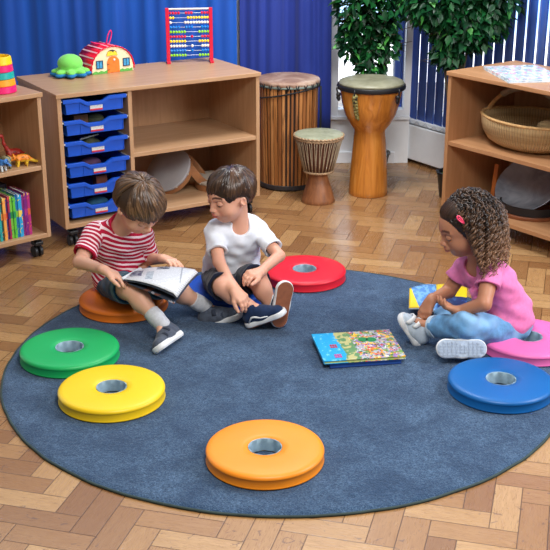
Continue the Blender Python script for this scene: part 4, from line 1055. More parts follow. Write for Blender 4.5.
def eyes(root, C, M, s, skin, iris, mat, lid=-12, org=None):
    for q in (-1, 1):
        c = C + s * (.152 * q * M[0] + .338 * M[1] - .02 * M[2]); R = .070 * s
        n, m = 28, 22; V = []; Tn = []
        for j in range(m + 1):
            el = PI * (j / m - .5)
            for i in range(n):
                a = 2 * PI * i / n; d = np.array([math.cos(el) * math.cos(a), math.cos(el) * math.sin(a), math.sin(el)])
                V.append(c + R * (d @ M)); e = math.degrees(math.atan2(d[2], max(d[1], 1e-3))); sd = math.degrees(math.atan2(d[0], max(d[1], 1e-3)))
                up = lid - .006 * sd * sd; lo = -44 + .006 * sd * sd
                if e > up + 1: col = [k * .9 for k in skin]
                elif e > up - 17: col = (.03, .018, .012)
                elif e > lo: col = iris if abs(sd) < 22 else (.62, .58, .55)
                elif e > lo - 5: col = [k * .55 for k in skin]
                else: col = skin
                Tn.append(list(col) + [1])
        Q = [(j * n + i, j * n + (i + 1) % n, (j + 1) * n + (i + 1) % n, (j + 1) * n + i) for j in range(m) for i in range(n)]
        np_mesh('eye', np.array(V), np.array(Q), mat, root, colors=np.array(Tn), origin=org)
def hand(f, wr, d, n, L=.115, thumb=1, curl=(.35, .4, .45, .5), r=.0070, spread=.10, k=.004, bend=(1.0, 1.1, .8), th=.55, lab=1):
    """wr wrist, d along the palm, n out of the palm (fingers curl towards n), thumb=+1/-1 side of d x n"""
    d = nrm(d); n = V3(n) - d * (V3(n) @ d); n = nrm(n); s = np.cross(d, n) * thumb; wr = V3(wr)
    pl = .48 * L
    f.cone(wr - d * .008, wr + d * .02, .0175, .019, k=.012, lab=lab, flat=(n, .72))
    fl = (.40, .45, .42, .33)
    for i in range(4):
        o = (1.5 - i) * .0128 * L / .115
        kn = wr + d * (pl - .004 * abs(i - 1)) + s * o
        f.cone(wr + s * o * .6 + d * .008, kn, .0105, .0092, k=.008, lab=lab)
        dd = rot_about(d, n, 0) + s * spread * (1.5 - i) * .6; dd = nrm(dd); ax = np.cross(dd, n); p = kn; a = 0
        rr = r * (.88 if i == 3 else 1)
        for j, (fr, bm) in enumerate(zip((.44, .31, .25), bend)):
            a += curl[i] * bm; v = dd * math.cos(a) + n * math.sin(a); q = p + v * (fl[i] * L * fr)
            f.cone(p, q, rr * (1 - .07 * j), rr * (.93 - .09 * j), k=.0035 if j else .005, lab=lab); p = q
    t0 = wr + d * .014 + s * .014; v = nrm(d * .75 + s * th + n * .30); t1 = t0 + v * .30 * L
    v2 = nrm(d * .95 + s * th * .35 + n * .35); t2 = t1 + v2 * .19 * L; v3 = nrm(d * 1.0 + s * .05 + n * .35); t3 = t2 + v3 * .15 * L
    f.cone(t0, t1, .0115, .0090, k=.010, lab=lab); f.cone(t1, t2, .0085, .0078, k=.004, lab=lab); f.cone(t2, t3, .0078, .0062, k=.003, lab=lab)
def m_skin(name, rough=.48):
    t = NT(name); c = t.attr('tint'); n = t.noise(t.coord(), 40, 3)
    c2 = t.mix(t.math('MULTIPLY', n, .12), c, S(190, 90, 70)); t.bump(t.noise(t.coord(), 300, 2), .05, .0004)
    return t.fin(c2, rough, Subsurface_Weight=.12, Subsurface_Radius=(.010, .004, .002), Subsurface_Scale=.6, Specular_IOR_Level=.4)
def m_hair(name):
    t = NT(name); c = t.attr('tint'); n = t.noise(t.coord(), 240, 2)
    c2 = t.mix(t.math('MULTIPLY', n, .35), c, S(20, 14, 12)); return t.fin(c2, .36, Specular_IOR_Level=.5, Anisotropic=.5)
M_SKIN_P = m_skin('fair_skin'); M_SKIN_D = m_skin('tan_skin'); M_HAIRM = m_hair('hair_strands')
def m_cloth(name, col, var=.12, scale=60, rough=.85, wear=None):
    t = NT(name); co = t.coord(); n = t.noise(co, scale, 3); d = [max(0, int(q * (1 - var))) for q in col]
    c = t.ramp(n, [(.3, S(*d)), (.7, S(*col))])
    if wear: c = t.mix(t.ramp(t.noise(co, 9, 2), [(.45, (0, 0, 0, 1)), (.65, (1, 1, 1, 1))]), c, S(*wear))
    t.bump(t.noise(co, 500, 2), .25, .0008); return t.fin(c, rough, Specular_IOR_Level=.2, Sheen_Weight=.15)
def finish(f, name, mat, root, org, it=2, colors=None, attrs=None):
    W, Q, L = f.mesh(); W = relax(W, Q, it); return np_mesh(name, W, Q, mat, root, colors=colors(W, L) if colors else None, attrs=attrs(W, L) if attrs else None, origin=org)
def locks_mesh(paths, radii, cols, n=5):
    V = []; Fc = []; Cc = []
    for P, R, col in zip(paths, radii, cols):
        m = len(P); P = np.asarray(P); T = np.gradient(P, axis=0); T /= np.linalg.norm(T, axis=1)[:, None] + 1e-9
        u = np.cross(T[0], (0.3, .5, .8)); u /= np.linalg.norm(u) + 1e-9; o = len(V)
        for k in range(m):
            u = u - T[k] * (u @ T[k]); u /= np.linalg.norm(u) + 1e-9; w = np.cross(T[k], u)
            for i in range(n): a = 2 * PI * i / n; V.append(P[k] + (u * math.cos(a) + w * math.sin(a)) * R[k]); Cc.append(col[k])
        for k in range(m - 1):
            for i in range(n): j = (i + 1) % n; Fc.append((o + k * n + i, o + k * n + j, o + (k + 1) * n + j, o + (k + 1) * n + i))
    return np.array(V), np.array(Fc), np.array(Cc)
def short_hair(root, C, M, s, c_dark, c_light, seed, org, fringe=.13, side=-.10, back=-.36, part=.25, crown=(.03, -.22, .95), nl=900, thick=.045, sweep=.35):
    c_dark = c_dark[:3]; c_light = c_light[:3]; r = np.random.default_rng(seed); cen = V3((0, -.05, .10)); E = V3((.365, .455, .385))
    def surf(v, h): v = v / np.linalg.norm(v); rad = 1 / np.linalg.norm(v / E); return cen + v * (rad + h)
    def zend(v):   # how far down the hair reaches in a direction
        a = math.atan2(abs(v[0]), v[1])        # 0 front .. pi back
        if a < .62: return fringe
        if a < 1.0: return fringe + (side - fringe) * (a - .62) / .38
        if a < 1.75: return side + .05 * math.sin((a - 1.0) / .75 * PI)
        return side + (back - side) * min(1, (a - 1.75) / .6)
    K = nrm(crown); X = nrm(np.cross((0, 1, 0), K)); Yc = np.cross(K, X)
    paths = []; R = []; cols = []
    for i in range(nl):
        ph = r.uniform(0, 2 * PI); t0 = r.uniform(0.02, 1.5) ** 1.0; P = []; h = thick * r.uniform(.7, 1.15); L = r.uniform(.55, 1.0) * 2.2; tw = sweep * r.uniform(.6, 1.4) ; ln = r.uniform(-.035, .035)
        for k in range(26):
            th = t0 + L * k / 25; p2 = ph + tw * (th - .2) * math.cos(ph * .5)
            v = K * math.cos(th) + (X * math.cos(p2) + Yc * math.sin(p2)) * math.sin(th); hh = h * min(1, (k + 2) / 6)
            q = surf(v, hh + .012 * math.sin(th * 5 + ph * 7))
            if q[2] < zend(q - V3((0, -.05, 0))) + ln: break
            P.append(C + s * (q @ M))
        if len(P) < 5: continue
        m = len(P); rr = s * r.uniform(.020, .034) * np.sin(np.linspace(.5, PI * .94, m)) ** .7; g = r.random() ** 1.3
        c = [list(np.array(c_dark) * (1 - g) + np.array(c_light) * g) + [1]] * m
        paths.append(P); R.append(rr); cols.append(c)
    V, Fc, Cc = locks_mesh(paths, R, cols, 6)
    # under-layer so the scalp never shows
    lo = C - .8 * s; f = Field(lo, C + .8 * s, .004); f.ell(C + s * (cen @ M), (E + .035) * s, M, 0)
    P = lambda x, y, z: C + s * (V3((x, y, z)) @ M)
    f.ell(P(0, .50, -.27 + (fringe - .13)), (s * .42, s * .40, s * .42), M, .02 * s, 'sub')
    f.plane(P(0, -.30, back + .05), -M[2] + M[1] * -.1, .01); 
    for q in (-1, 1): f.ell(P(.36 * q, .06, side - .20), (.22 * s, .22 * s, .22 * s), M, .02 * s, 'sub')
    W, Q, L = f.mesh(); W = relax(W, Q, 1)
    d = np.tile(np.array(list(c_dark) + [1.0]), (len(W), 1))
    Q2 = np.concatenate([Q, Fc + len(W)]); np_mesh('hair', np.concatenate([W, V]), Q2, M_HAIRM, root, colors=np.concatenate([d, Cc]), origin=org)
def shoe(root, ank, d, u, upper, sole, bottom, L=.172, lab='', strap=None, stripe=None, org=None, al=(.046, .078), label=None, laces=True, tread=False):
    y = nrm(d); z = nrm(V3(u) - y * (V3(u) @ y)); x = np.cross(y, z); M = np.array([y, x, z])   # local axes: toe, side, up
    O_ = V3(ank) - al[0] * y - al[1] * z - V3(org); tr = lambda W: O_ + W @ M
    k = L / .172
    f = Field((-.02, -.05, -.01), (L + .03, .05, .12), .0026)
    f.cone((.030 * k, 0, .026), (.085 * k, 0, .024), .030, .031, 0); f.cone((.085 * k, 0, .024), (.140 * k, 0, .018), .033, .030, .02, flat=((0, 0, 1), .8))
    f.cone((.036 * k, 0, .04), (.045, 0, .076), .028, .026, .015); f.cone((.052 * k, 0, .060), (.11 * k, 0, .030), .022, .018, .015)
    f.plane((0, 0, .006), (0, 0, -1)); f.cone((.045, 0, .060), (.050, 0, .12), .0215, .024, .004, 'sub')
    W, Q, _ = f.mesh(); W = relax(W, Q, 1)
    o = np_mesh('shoe', tr(W), Q, upper, root)
    if label: o['label'] = label
    f = Field((-.02, -.05, -.012), (L + .03, .05, .04), .0026)
    f.cone((.030 * k, 0, 0.006), (.085 * k, 0, .006), .0345, .0335, 0); f.cone((.085 * k, 0, .006), (.143 * k, 0, .006), .0335, .036, .01)
    f.plane((0, 0, .019), (0, 0, 1), .003); f.plane((0, 0, -.002), (0, 0, -1), .003)
    W, Q, _ = f.mesh(); W = relax(W, Q, 1); np_mesh('white_sole', tr(W), Q, sole, o)
    pr = [( .030 * k + .031 * math.cos(a), .031 * math.sin(a)) for a in [PI / 2 + PI * i / 12 for i in range(13)]] + [(.09 * k, -.029)] + [(.143 * k + .032 * math.cos(a), .032 * math.sin(a)) for a in [-PI / 2 + PI * i / 12 for i in range(13)]] + [(.09 * k, .029)]
    vb = np.array([(a, b, z_) for z_ in (-.0045, -.001) for a, b in pr]); n = len(pr); m = MB()
    m.add([tuple(v) for v in tr(vb)], [tuple(range(n)), tuple(range(2 * n - 1, n - 1, -1))] + [(i, (i + 1) % n, (i + 1) % n + n, i + n) for i in range(n)])
    if tread:
        for i in range(11):
            for j in range(-2, 3):
                cx, cy = .012 + i * L * .088, j * .0105; c8 = np.array([(cx + a * .0045, cy + b * .0035, -.0085 + c * .0045) for c in (0, 1) for b in (-1, 1) for a in (-1, 1)])
                if (abs(j) == 2 and i in (0, 4, 5, 10)): continue
                m.add([tuple(v) for v in tr(c8)], [(0, 2, 3, 1), (4, 5, 7, 6), (0, 1, 5, 4), (2, 6, 7, 3), (0, 4, 6, 2), (1, 3, 7, 5)])
    ob = m.build('outsole', bottom, o)
    if laces:
        m = MB()
        for i in range(4):
            cx = .072 + i * .014; zz = .066 - i * .0095; m.tube([tuple(tr(np.array([[cx, yy, zz - abs(yy) * .55 + .002]]))[0]) for yy in np.linspace(-.02, .02, 7)], .0022, 6)
        m.build('lace', laces, o, smooth='all')
    if strap:
        for cx, zz in ((.078, .058), (.104, .045)):
            m = MB(); P0 = [(cx, .033 * math.cos(a), zz - .020 + .026 * math.sin(a)) for a in [PI * i / 10 for i in range(11)]]
            V_ = []; 
            for (a, b, c) in P0: V_ += [(a - .008, b, c + .003), (a + .008, b, c - .002)]
            V_ = tr(np.array(V_)); m.add([tuple(v) for v in V_], [(2 * i, 2 * i + 1, 2 * i + 3, 2 * i + 2) for i in range(10)]); m.build('strap', strap, o, smooth='all', solid=.003)
    if stripe:
        for sd in (-1, 1):
            m = MB(); path = [(.030, .016), (.050, .032), (.062, .030), (.085, .020), (.115, .016)]
            pts = [tuple(tr(np.array([[a * k, sd * (.0355 - .10 * max(0, b - .028)), b + .006]]))[0]) for a, b in path]; m.tube(pts, [.002, .004, .004, .0035, .002], 8); m.build('side_stripe', stripe, o, smooth='all')
    return o

M_STRIPE_W = plain('white_rubber', S(226, 228, 230), .5, .04)
M_GUM = plain('gum_rubber', S(142, 84, 56), .6, .12, .5, 60); M_SOCK = m_cloth('white_sock', (206, 208, 214), .1, 80)
M_NAVY = m_cloth('navy_canvas', (28, 48, 84), .2, 80); M_GREYC = m_cloth('grey_canvas', (88, 96, 112), .2, 80); M_GREYD = m_cloth('dark_grey_strap', (54, 60, 76), .1, 80)
def shirt_folds(am, dirs):
    def fn(X, Y, Z):
        s = 0
        for (a, b, c, p, w) in dirs: s = s + w * np.sin(a * X + b * Y + c * Z + p + 1.5 * np.sin(9 * X + 7 * Z + p))
        return am * s
    return fn
FOLDS = [(60, 30, 90, 0, .5), (-80, 50, 60, 1.3, .4), (30, -60, 130, 2.1, .3)]
def torso(f, J, g=0.0, lab=1, w=1.0, bottom=1.0):
    """J: pel, spine, chest, neck, shR, shL; g grows the shape for clothes"""
    side = nrm(V3(J['shL']) - V3(J['shR'])); up = nrm(J['neck'] - J['pel']); fw = np.cross(side, up); M = np.array([side, fw, up])
    f.ell(J['pel'] + up * .015, ((.100 * w + g) * bottom, (.080 + g) * bottom, .075 + g), M, 0, lab=lab)
    f.ell(J['spine'], (.092 * w + g, .072 + g, .085 + g), M, .05, lab=lab)
    f.ell(J['chest'], (.098 * w + g, .070 + g, .085 + g), M, .05, lab=lab)
    a, b = V3(J['shR']), V3(J['shL']); f.cone(lerp(a, b, .10), lerp(a, b, .90), .036 + g, .036 + g, .04, lab=lab)
    return M
def arm(f, J, q, lab=1, r=(.034, .027, .019)):
    f.cone(J['sh' + q], J['el' + q], r[0], r[1], .02, lab=lab); f.cone(J['el' + q], J['wr' + q], r[1] * 1.02, r[2], .008, lab=lab)
def leg(f, J, q, lab=1, r=(.060, .042, .024)):
    kn, an = V3(J['kn' + q]), V3(J['an' + q]); f.cone(J['hip' + q], kn, r[0], r[1], .02, lab=lab); f.cone(kn, an, r[1] * .93, r[2], .012, lab=lab)
    cf = lerp(kn, an, .33); bk = nrm(np.cross(np.cross(an - kn, V3(J['hip' + q]) - kn), an - kn)) if True else 0
    f.ell(cf + bk * .006, (.036, .036, .045), None, .02, lab=lab)
def bounds(J, keys=None, pad=.13):
    P = np.array([V3(J[k]) for k in (keys or J)]); return P.min(0) - pad, P.max(0) + pad
def body(name, J, HM, hs, skin, lips, brow, mat, root, org, hands, feetdir, belly=1.0, ar=(.034, .027, .019), lr=(.060, .042, .024)):
    lo, hi = bounds(J); lo[2] = max(lo[2], 0.0); f = Field(lo, hi, .003)
    torso(f, J, -.006, w=belly); hc = V3(J['head']); nb = hc + hs * (V3((0, -.10, -.22)) @ HM)
    f.cone(V3(J['neck']) - (0, 0, .02), nb, .043, .040, .03)
    for q in 'RL': arm(f, J, q, r=ar); leg(f, J, q, r=lr)
    for q in 'RL':
        f.cone(J['an' + q], V3(J['an' + q]) + .055 * nrm(feetdir[q][0]) - .045 * nrm(feetdir[q][1]), .020, .013, .01)
    for (q, d, n, kw) in hands: hand(f, J['wr' + q], d, n, **kw)
    head_prims(f, hc, HM, hs)
    W, Q, L = f.mesh(); W = relax(W, Q, 1)
    t = np.tile(np.array(list(skin[:3]) + [1.0]), (len(W), 1)); paint_face(W, hc, HM, hs, skin[:3], lips[:3], brow[:3], t)
    for q in 'RL':
        for j in ('el', 'kn'):
            dd = np.linalg.norm(W - V3(J[j + q]), axis=1); m = (np.exp(-(dd / .035) ** 2) * .25)[:, None]; t[:, :3] = t[:, :3] * (1 - m) + np.array([skin[0] * .95, skin[1] * .7, skin[2] * .66]) * m
    np_mesh('body', W, Q, mat, root, colors=t, origin=org)
    eyes(root, hc, HM, hs, skin[:3], (.05, .03, .02), mat, org=org)
def tube_cloth(root, name, mat, pts, rs, org, h=.003, cut=None, label=None, k=.01):
    P = np.array([V3(p) for p in pts]); R = max(rs) + .02; f = Field(P.min(0) - R, P.max(0) + R, h)
    for a, b, r0, r1 in zip(pts[:-1], pts[1:], rs[:-1], rs[1:]): f.cone(a, b, r0, r1, k)
    for (p, n) in (cut or []): f.plane(p, n, .003)
    W, Q, _ = f.mesh(); W = relax(W, Q, 1); o = np_mesh(name, W, Q, mat, root, origin=org)
    if label: o['label'] = label
    return o
FAIR = S(222, 172, 146); FAIR2 = S(220, 166, 140); TAN = S(182, 128, 98)
# ---------------- boy in the striped shirt
J = dict(pel=aw(123, 277, 4.22), spine=aw(119, 258, 4.22), chest=aw(119, 239, 4.17), neck=aw(122, 222, 4.12), head=aw(139, 205, 4.05),
         shR=aw(95, 232, 4.12), elR=aw(80, 262, 4.00), wrR=aw(104, 270, 3.885), hnR=aw(117, 277, 3.88),
         shL=aw(144, 237, 4.20), elL=aw(147, 259, 4.24), wrL=aw(163, 259, 4.10), hnL=aw(173, 265, 4.05),
         hipR=aw(114, 284, 4.18), knR=aw(131, 290, 3.90), anR=az(161, 323, .085), hipL=aw(137, 281, 4.22), knL=aw(170, 286, 3.97), anL=az(204, 306, .065))
ORG = np.array([J['pel'][0], J['pel'][1], .0586])
boyA = thing('person', 'young boy in red and white striped shirt and denim shorts, looking down at a magazine', 'person', ORG)
HMA = frame((.50, -.52, -.62), (.05, -.05, 1))
gdR = V3(J['knR']) - V3(J['anR'])
body('body', J, HMA, .216, FAIR, S(206, 110, 106), S(96, 70, 52), M_SKIN_P, boyA, ORG,
     [('R', V3(J['hnR']) - V3(J['wrR']) + (0, 0, .006), (.1, -.15, -1), dict(L=.118, thumb=-1, curl=(.30, .32, .35, .42))),
      ('L', V3(J['hnL']) - V3(J['wrL']) + (.01, 0, .012), (-.1, -.1, -1), dict(L=.112, thumb=1, curl=(.25, .28, .3, .35)))],
     dict(R=((-.40, -.90, .05), (-.60, .28, .75)), L=((.90, -.10, .30), (-.34, .05, .92))))
short_hair(boyA, V3(J['head']), HMA, .216, S(66, 48, 36), S(130, 98, 70), 3, ORG, fringe=.10, side=-.12, back=-.40, crown=(.02, -.25, .95), nl=1350, thick=.050, sweep=.45)
# striped shirt: stripe coordinate runs along the trunk and along each sleeve
upA = nrm(J['neck'] - J['pel'])
def shirt(J, root, org, name, mat, g, sleeve, fold, w=1.05, hem=None, neckr=.050, labs=False, flare=None, sr=.046, neckoff=(0, 0, 0)):
    lo, hi = bounds(J, ['pel', 'spine', 'chest', 'neck', 'shR', 'shL', 'elR', 'elL'], .12); lo[2] = max(lo[2], .02)
    f = Field(lo, hi, .003); M = torso(f, J, g, w=w)
    f.cone(J['chest'], J['neck'], .06, .046, .03, lab=1)
    if flare: 
        for c, r in flare: f.ell(c, r, M, .04, lab=1)
    for q, lb in (('R', 2), ('L', 3)):
        a, b = V3(J['sh' + q]), V3(J['el' + q]); e = lerp(a, b, sleeve); f.cone(a, e, sr - .004, sr, .014, lab=lb)
        f.cone(e, lerp(a, b, sleeve + .45), sr, sr, .006, lab=lb)
    f.F += shirt_folds(fold, FOLDS)(f.ax[0][:, None, None], f.ax[1][None, :, None], f.ax[2][None, None, :]).astype(np.float32)
    for q in 'RL':
        a, b = V3(J['sh' + q]), V3(J['el' + q]); e = lerp(a, b, sleeve); f.plane(e, b - a, .002, rad=.105, rc=lerp(a, b, sleeve + .62)); f.cone(lerp(a, b, sleeve - .12), b, sr - .012, sr - .008, .003, 'sub')
    up = M[2]; hp = V3(J['pel']) - up * .055 if hem is None else hem; f.plane(hp, -up + M[1] * .15, .003)
    nk = V3(J['neck']) + V3(neckoff); f.cone(nk - up * .004 + M[1] * .012, nk + up * .12, neckr, neckr + .02, .006, 'sub'); f.ell(nk + M[1] * .045 - up * .0, (.036, .03, .030), M, .01, 'sub')
    f.plane(nk + up * .02, up, .004)
    W, Q, L = f.mesh(); W = relax(W, Q, 1)
    at_ = {}
    if labs:
        u = (W - V3(J['pel'])) @ up + .28 * ((W - V3(J['pel'])) @ M[0])
        for q, lb in (('R', 2), ('L', 3)):
            a, b = V3(J['sh' + q]), V3(J['el' + q]); d = nrm(b - a); us = (a - V3(J['pel'])) @ up - (W - a) @ d * 1.0; u = np.where(L == lb, us, u)
        e = np.linalg.norm(W - (nk - up * .004 + M[1] * .012), axis=1); col = (np.abs(np.linalg.norm((W - nk) - ((W - nk) @ up)[:, None] * up, axis=1) - neckr) < .010) & (((W - nk) @ up) > -.025) & (L == 1)
        at_ = {'stripe': u, 'collar': col.astype(float)}
    return np_mesh(name, W, Q, mat, root, origin=org, attrs=at_), M
t = NT('striped_jersey'); u = t.attr('stripe', 'Fac'); cl = t.attr('collar', 'Fac'); fr = t.math('FRACT', t.math('DIVIDE', t.math('ADD', u, t.math('MULTIPLY', t.noise(t.coord(), 14, 2), .012)), .0180))
c = t.mix(t.math('MULTIPLY', t.math('LESS_THAN', fr, .42), t.math('SUBTRACT', 1, cl)), S(176, 22, 58), S(238, 214, 222)); t.bump(t.noise(t.coord(), 400, 2), .2, .0006)
M_STR = t.fin(c, .8, Specular_IOR_Level=.2)
sh, MA = shirt(J, boyA, ORG, 'striped_shirt', M_STR, .008, .74, .0030, neckr=.044, labs=True, hem=V3(J['pel']) - upA * .05, flare=[(V3(J['pel']) + (-.045, .03, .0), (.075, .06, .055))])
M_DENIM = m_cloth('teal_denim', (18, 70, 108), .25, 70); M_DENIML = m_cloth('pale_denim_cuff', (84, 122, 138), .2, 70)
def shorts(J, root, org, mat, fr, r0, r1, name, g=.008, top=.03):
    lo, hi = bounds(J, ['pel', 'hipR', 'hipL', 'knR', 'knL'], .11); lo[2] = max(lo[2], .02); f = Field(lo, hi, .003)
    side = nrm(V3(J['shL']) - V3(J['shR'])); up = nrm(J['neck'] - J['pel']); M = np.array([side, np.cross(side, up), up])
    f.ell(V3(J['pel']) + up * .005, (.108 + g * .3, .083 + g * .3, .075), M, 0)
    for q in 'RL':
        a, b = V3(J['hip' + q]), V3(J['kn' + q]); f.cone(a, lerp(a, b, fr[q] + .25), r0, r1, .02)
    f.F += shirt_folds(.003, FOLDS)(f.ax[0][:, None, None], f.ax[1][None, :, None], f.ax[2][None, None, :]).astype(np.float32)
    for q in 'RL':
        a, b = V3(J['hip' + q]), V3(J['kn' + q]); e = lerp(a, b, fr[q]); f.plane(e, b - a, .002, rad=.13, rc=e + nrm(b - a) * .085); f.cone(lerp(a, b, fr[q] - .15), b, r1 - .012, r1 - .010, .003, 'sub')
    f.plane(V3(J['pel']) + up * top, up, .004, rad=.15, rc=V3(J['pel']) + up * .11 - M[1] * .05)
    W, Q, L = f.mesh(); W = relax(W, Q, 1); return np_mesh(name, W, Q, mat, root, origin=org)
sA = shorts(J, boyA, ORG, M_DENIM, dict(R=.80, L=.72), .066, .058, 'denim_shorts')
for q, fq in (('R', .80), ('L', .72)):
    a, b = V3(J['hip' + q]), V3(J['kn' + q]); d = nrm(b - a); e = lerp(a, b, fq); m = MB(); nn = 40; X = nrm(np.cross(d, (0, 0, 1))); Y_ = np.cross(d, X); V = []
    for (o, r) in ((-.026, .0625), (.002, .0595), (.002, .0555), (-.026, .0575)):
        for i in range(nn): an = 2 * PI * i / nn; V.append(tuple(e + d * o + (X * math.cos(an) + Y_ * math.sin(an)) * r - ORG))
    m.add(V, [(k * nn + i, k * nn + (i + 1) % nn, ((k + 1) % 4) * nn + (i + 1) % nn, ((k + 1) % 4) * nn + i) for k in range(4) for i in range(nn)]); m.build('rolled_cuff', M_DENIML, sA, smooth=50)['label'] = 'pale rolled cuff'
for q in 'RL':
    k_, a_ = V3(J['kn' + q]), V3(J['an' + q]); s0 = lerp(k_, a_, .66); tube_cloth(boyA, 'sock', M_SOCK, [s0, lerp(k_, a_, .85), a_ + nrm(a_ - k_) * .01], [.0325, .0305, .030], ORG, cut=[(s0, k_ - a_)])
shoe(boyA, J['anR'] + (.004, 0, -.002), (-.40, -.90, .05), (-.60, .28, .75), M_GREYC, M_STRIPE_W, M_STRIPE_W, strap=M_GREYD, org=ORG, laces=None, L=.165)
shoe(boyA, J['anL'] + (.004, 0, 0), (.90, -.10, .30), (-.34, .05, .92), M_GREYC, M_STRIPE_W, M_STRIPE_W, strap=M_GREYD, org=ORG, laces=None, L=.172)

# ---------------- boy in the white shirt
J = dict(pel=aw(230, 273, 4.29), spine=aw(233, 254, 4.28), chest=aw(235, 236, 4.24), neck=aw(238, 221, 4.21), head=aw(230.5, 194.5, 4.17),
         shR=aw(214, 232, 4.19), elR=aw(219, 262, 4.06), wrR=aw(234, 289, 3.925), hnR=aw(243, 301, 3.90),
         shL=aw(258, 230, 4.26), elL=aw(279, 256, 4.13), wrL=aw(260, 272, 4.00), hnL=aw(247, 275, 3.95),
         hipR=aw(217, 280, 4.24), knR=aw(223, 287, 3.96), anR=az(247, 326, .016) + .046 * nrm((.85, -.25, .42)) + .078 * nrm((-.40, .05, .90)), hipL=aw(243, 279, 4.27), knL=aw(257, 279, 4.02), anL=aw(278, 327, 3.91) + .046 * nrm((.18, .16, .97)) + .078 * nrm((-.32, .94, -.10)))
ORG = np.array([J['pel'][0], J['pel'][1], .0586])
boyB = thing('person', 'boy with dark brown hair in a plain white t-shirt and navy shorts, looking sideways', 'person', ORG)
HMB = frame((-.80, -.60, -.20), (-.05, 0, 1)); HSB = .212
body('body', J, HMB, HSB, FAIR2, S(208, 80, 84), S(48, 32, 26), M_SKIN_P, boyB, ORG,
     [('R', V3(J['hnR']) - V3(J['wrR']) + (0, 0, .008), (-.25, .55, -.8), dict(L=.118, thumb=-1, curl=(.42, .46, .5, .55))),
      ('L', V3(J['hnL']) - V3(J['wrL']), (.05, .25, -1), dict(L=.115, thumb=1, curl=(.45, .5, .55, .6)))],
     dict(R=((.85, -.25, .42), (-.40, .05, .90)), L=((.18, .16, .97), (-.32, .94, -.10))), ar=(.030, .024, .017), lr=(.056, .039, .023))
short_hair(boyB, V3(J['head']), HMB, HSB, S(44, 30, 23), S(98, 70, 50), 5, ORG, fringe=.185, side=.02, back=-.22, crown=(.05, -.22, .95), nl=1000, thick=.030, sweep=-.4)
M_TEE = m_cloth('white_jersey', (228, 233, 242), .04, 60)
upB = nrm(J['neck'] - J['pel'])
shirt(J, boyB, ORG, 'white_tshirt', M_TEE, .013, .68, .0030, w=1.08, hem=V3(J['pel']) + upB * .015, neckr=.036, sr=.041)
M_NAVYS = m_cloth('navy_shorts', (20, 28, 52), .2, 60)
shorts(J, boyB, ORG, M_NAVYS, dict(R=.98, L=.90), .064, .056, 'navy_shorts', top=.035)
shoe(boyB, J['anR'], (.85, -.25, .42), (-.40, .05, .90), M_NAVY, M_STRIPE_W, M_GUM, stripe=M_STRIPE_W, org=ORG, laces=M_STRIPE_W, L=.168)
shoe(boyB, J['anL'], (.18, .16, .97), (-.32, .94, -.10), M_NAVY, M_STRIPE_W, M_GUM, stripe=M_STRIPE_W, org=ORG, laces=M_STRIPE_W, L=.180)

# ---------------- girl in pink
J = dict(pel=aw(507, 321, 3.84), spine=aw(504, 302, 3.85), chest=aw(492, 281, 3.84), neck=aw(481, 261, 3.82), head=aw(466, 226, 3.79),
         shL=aw(491, 270, 3.755), elL=aw(484, 304, 3.66), wrL=aw(459, 311, 3.70), hnL=aw(450, 309, 3.73),
         shR=aw(464, 268, 3.90), elR=aw(449, 291, 3.90), wrR=aw(431, 300, 3.82), hnR=aw(431, 311, 3.80),
         hipL=aw(502, 332, 3.78), knL=aw(465, 326, 3.66), anL=az(430, 327, .085), hipR=aw(497, 324, 3.90), knR=aw(446, 318, 3.93), anR=aw(474, 345, 3.80))
ORG = np.array([J['pel'][0], J['pel'][1], .0586])
girl = thing('person', 'girl with dark curly hair in a pink top and light blue jeans, sitting cross-legged', 'person', ORG)
HMC = frame((-.93, -.14, -.34), (-.12, 0, 1))
HSC = .218
body('body', J, HMC, HSC, TAN, S(176, 92, 84), S(50, 34, 28), M_SKIN_D, girl, ORG,
     [('L', (-.80, .15, .20), (-.15, .35, .85), dict(L=.108, thumb=1, curl=(.30, .36, .42, .5), spread=.22)),
      ('R', (-.40, -.35, -.80), (.65, .55, -.45), dict(L=.110, thumb=-1, curl=(.30, .4, .45, .5)))],
     dict(R=((-.99, .02, 0), (0, .9, -.42)), L=((-.55, .12, .83), (.75, -.30, .60))))
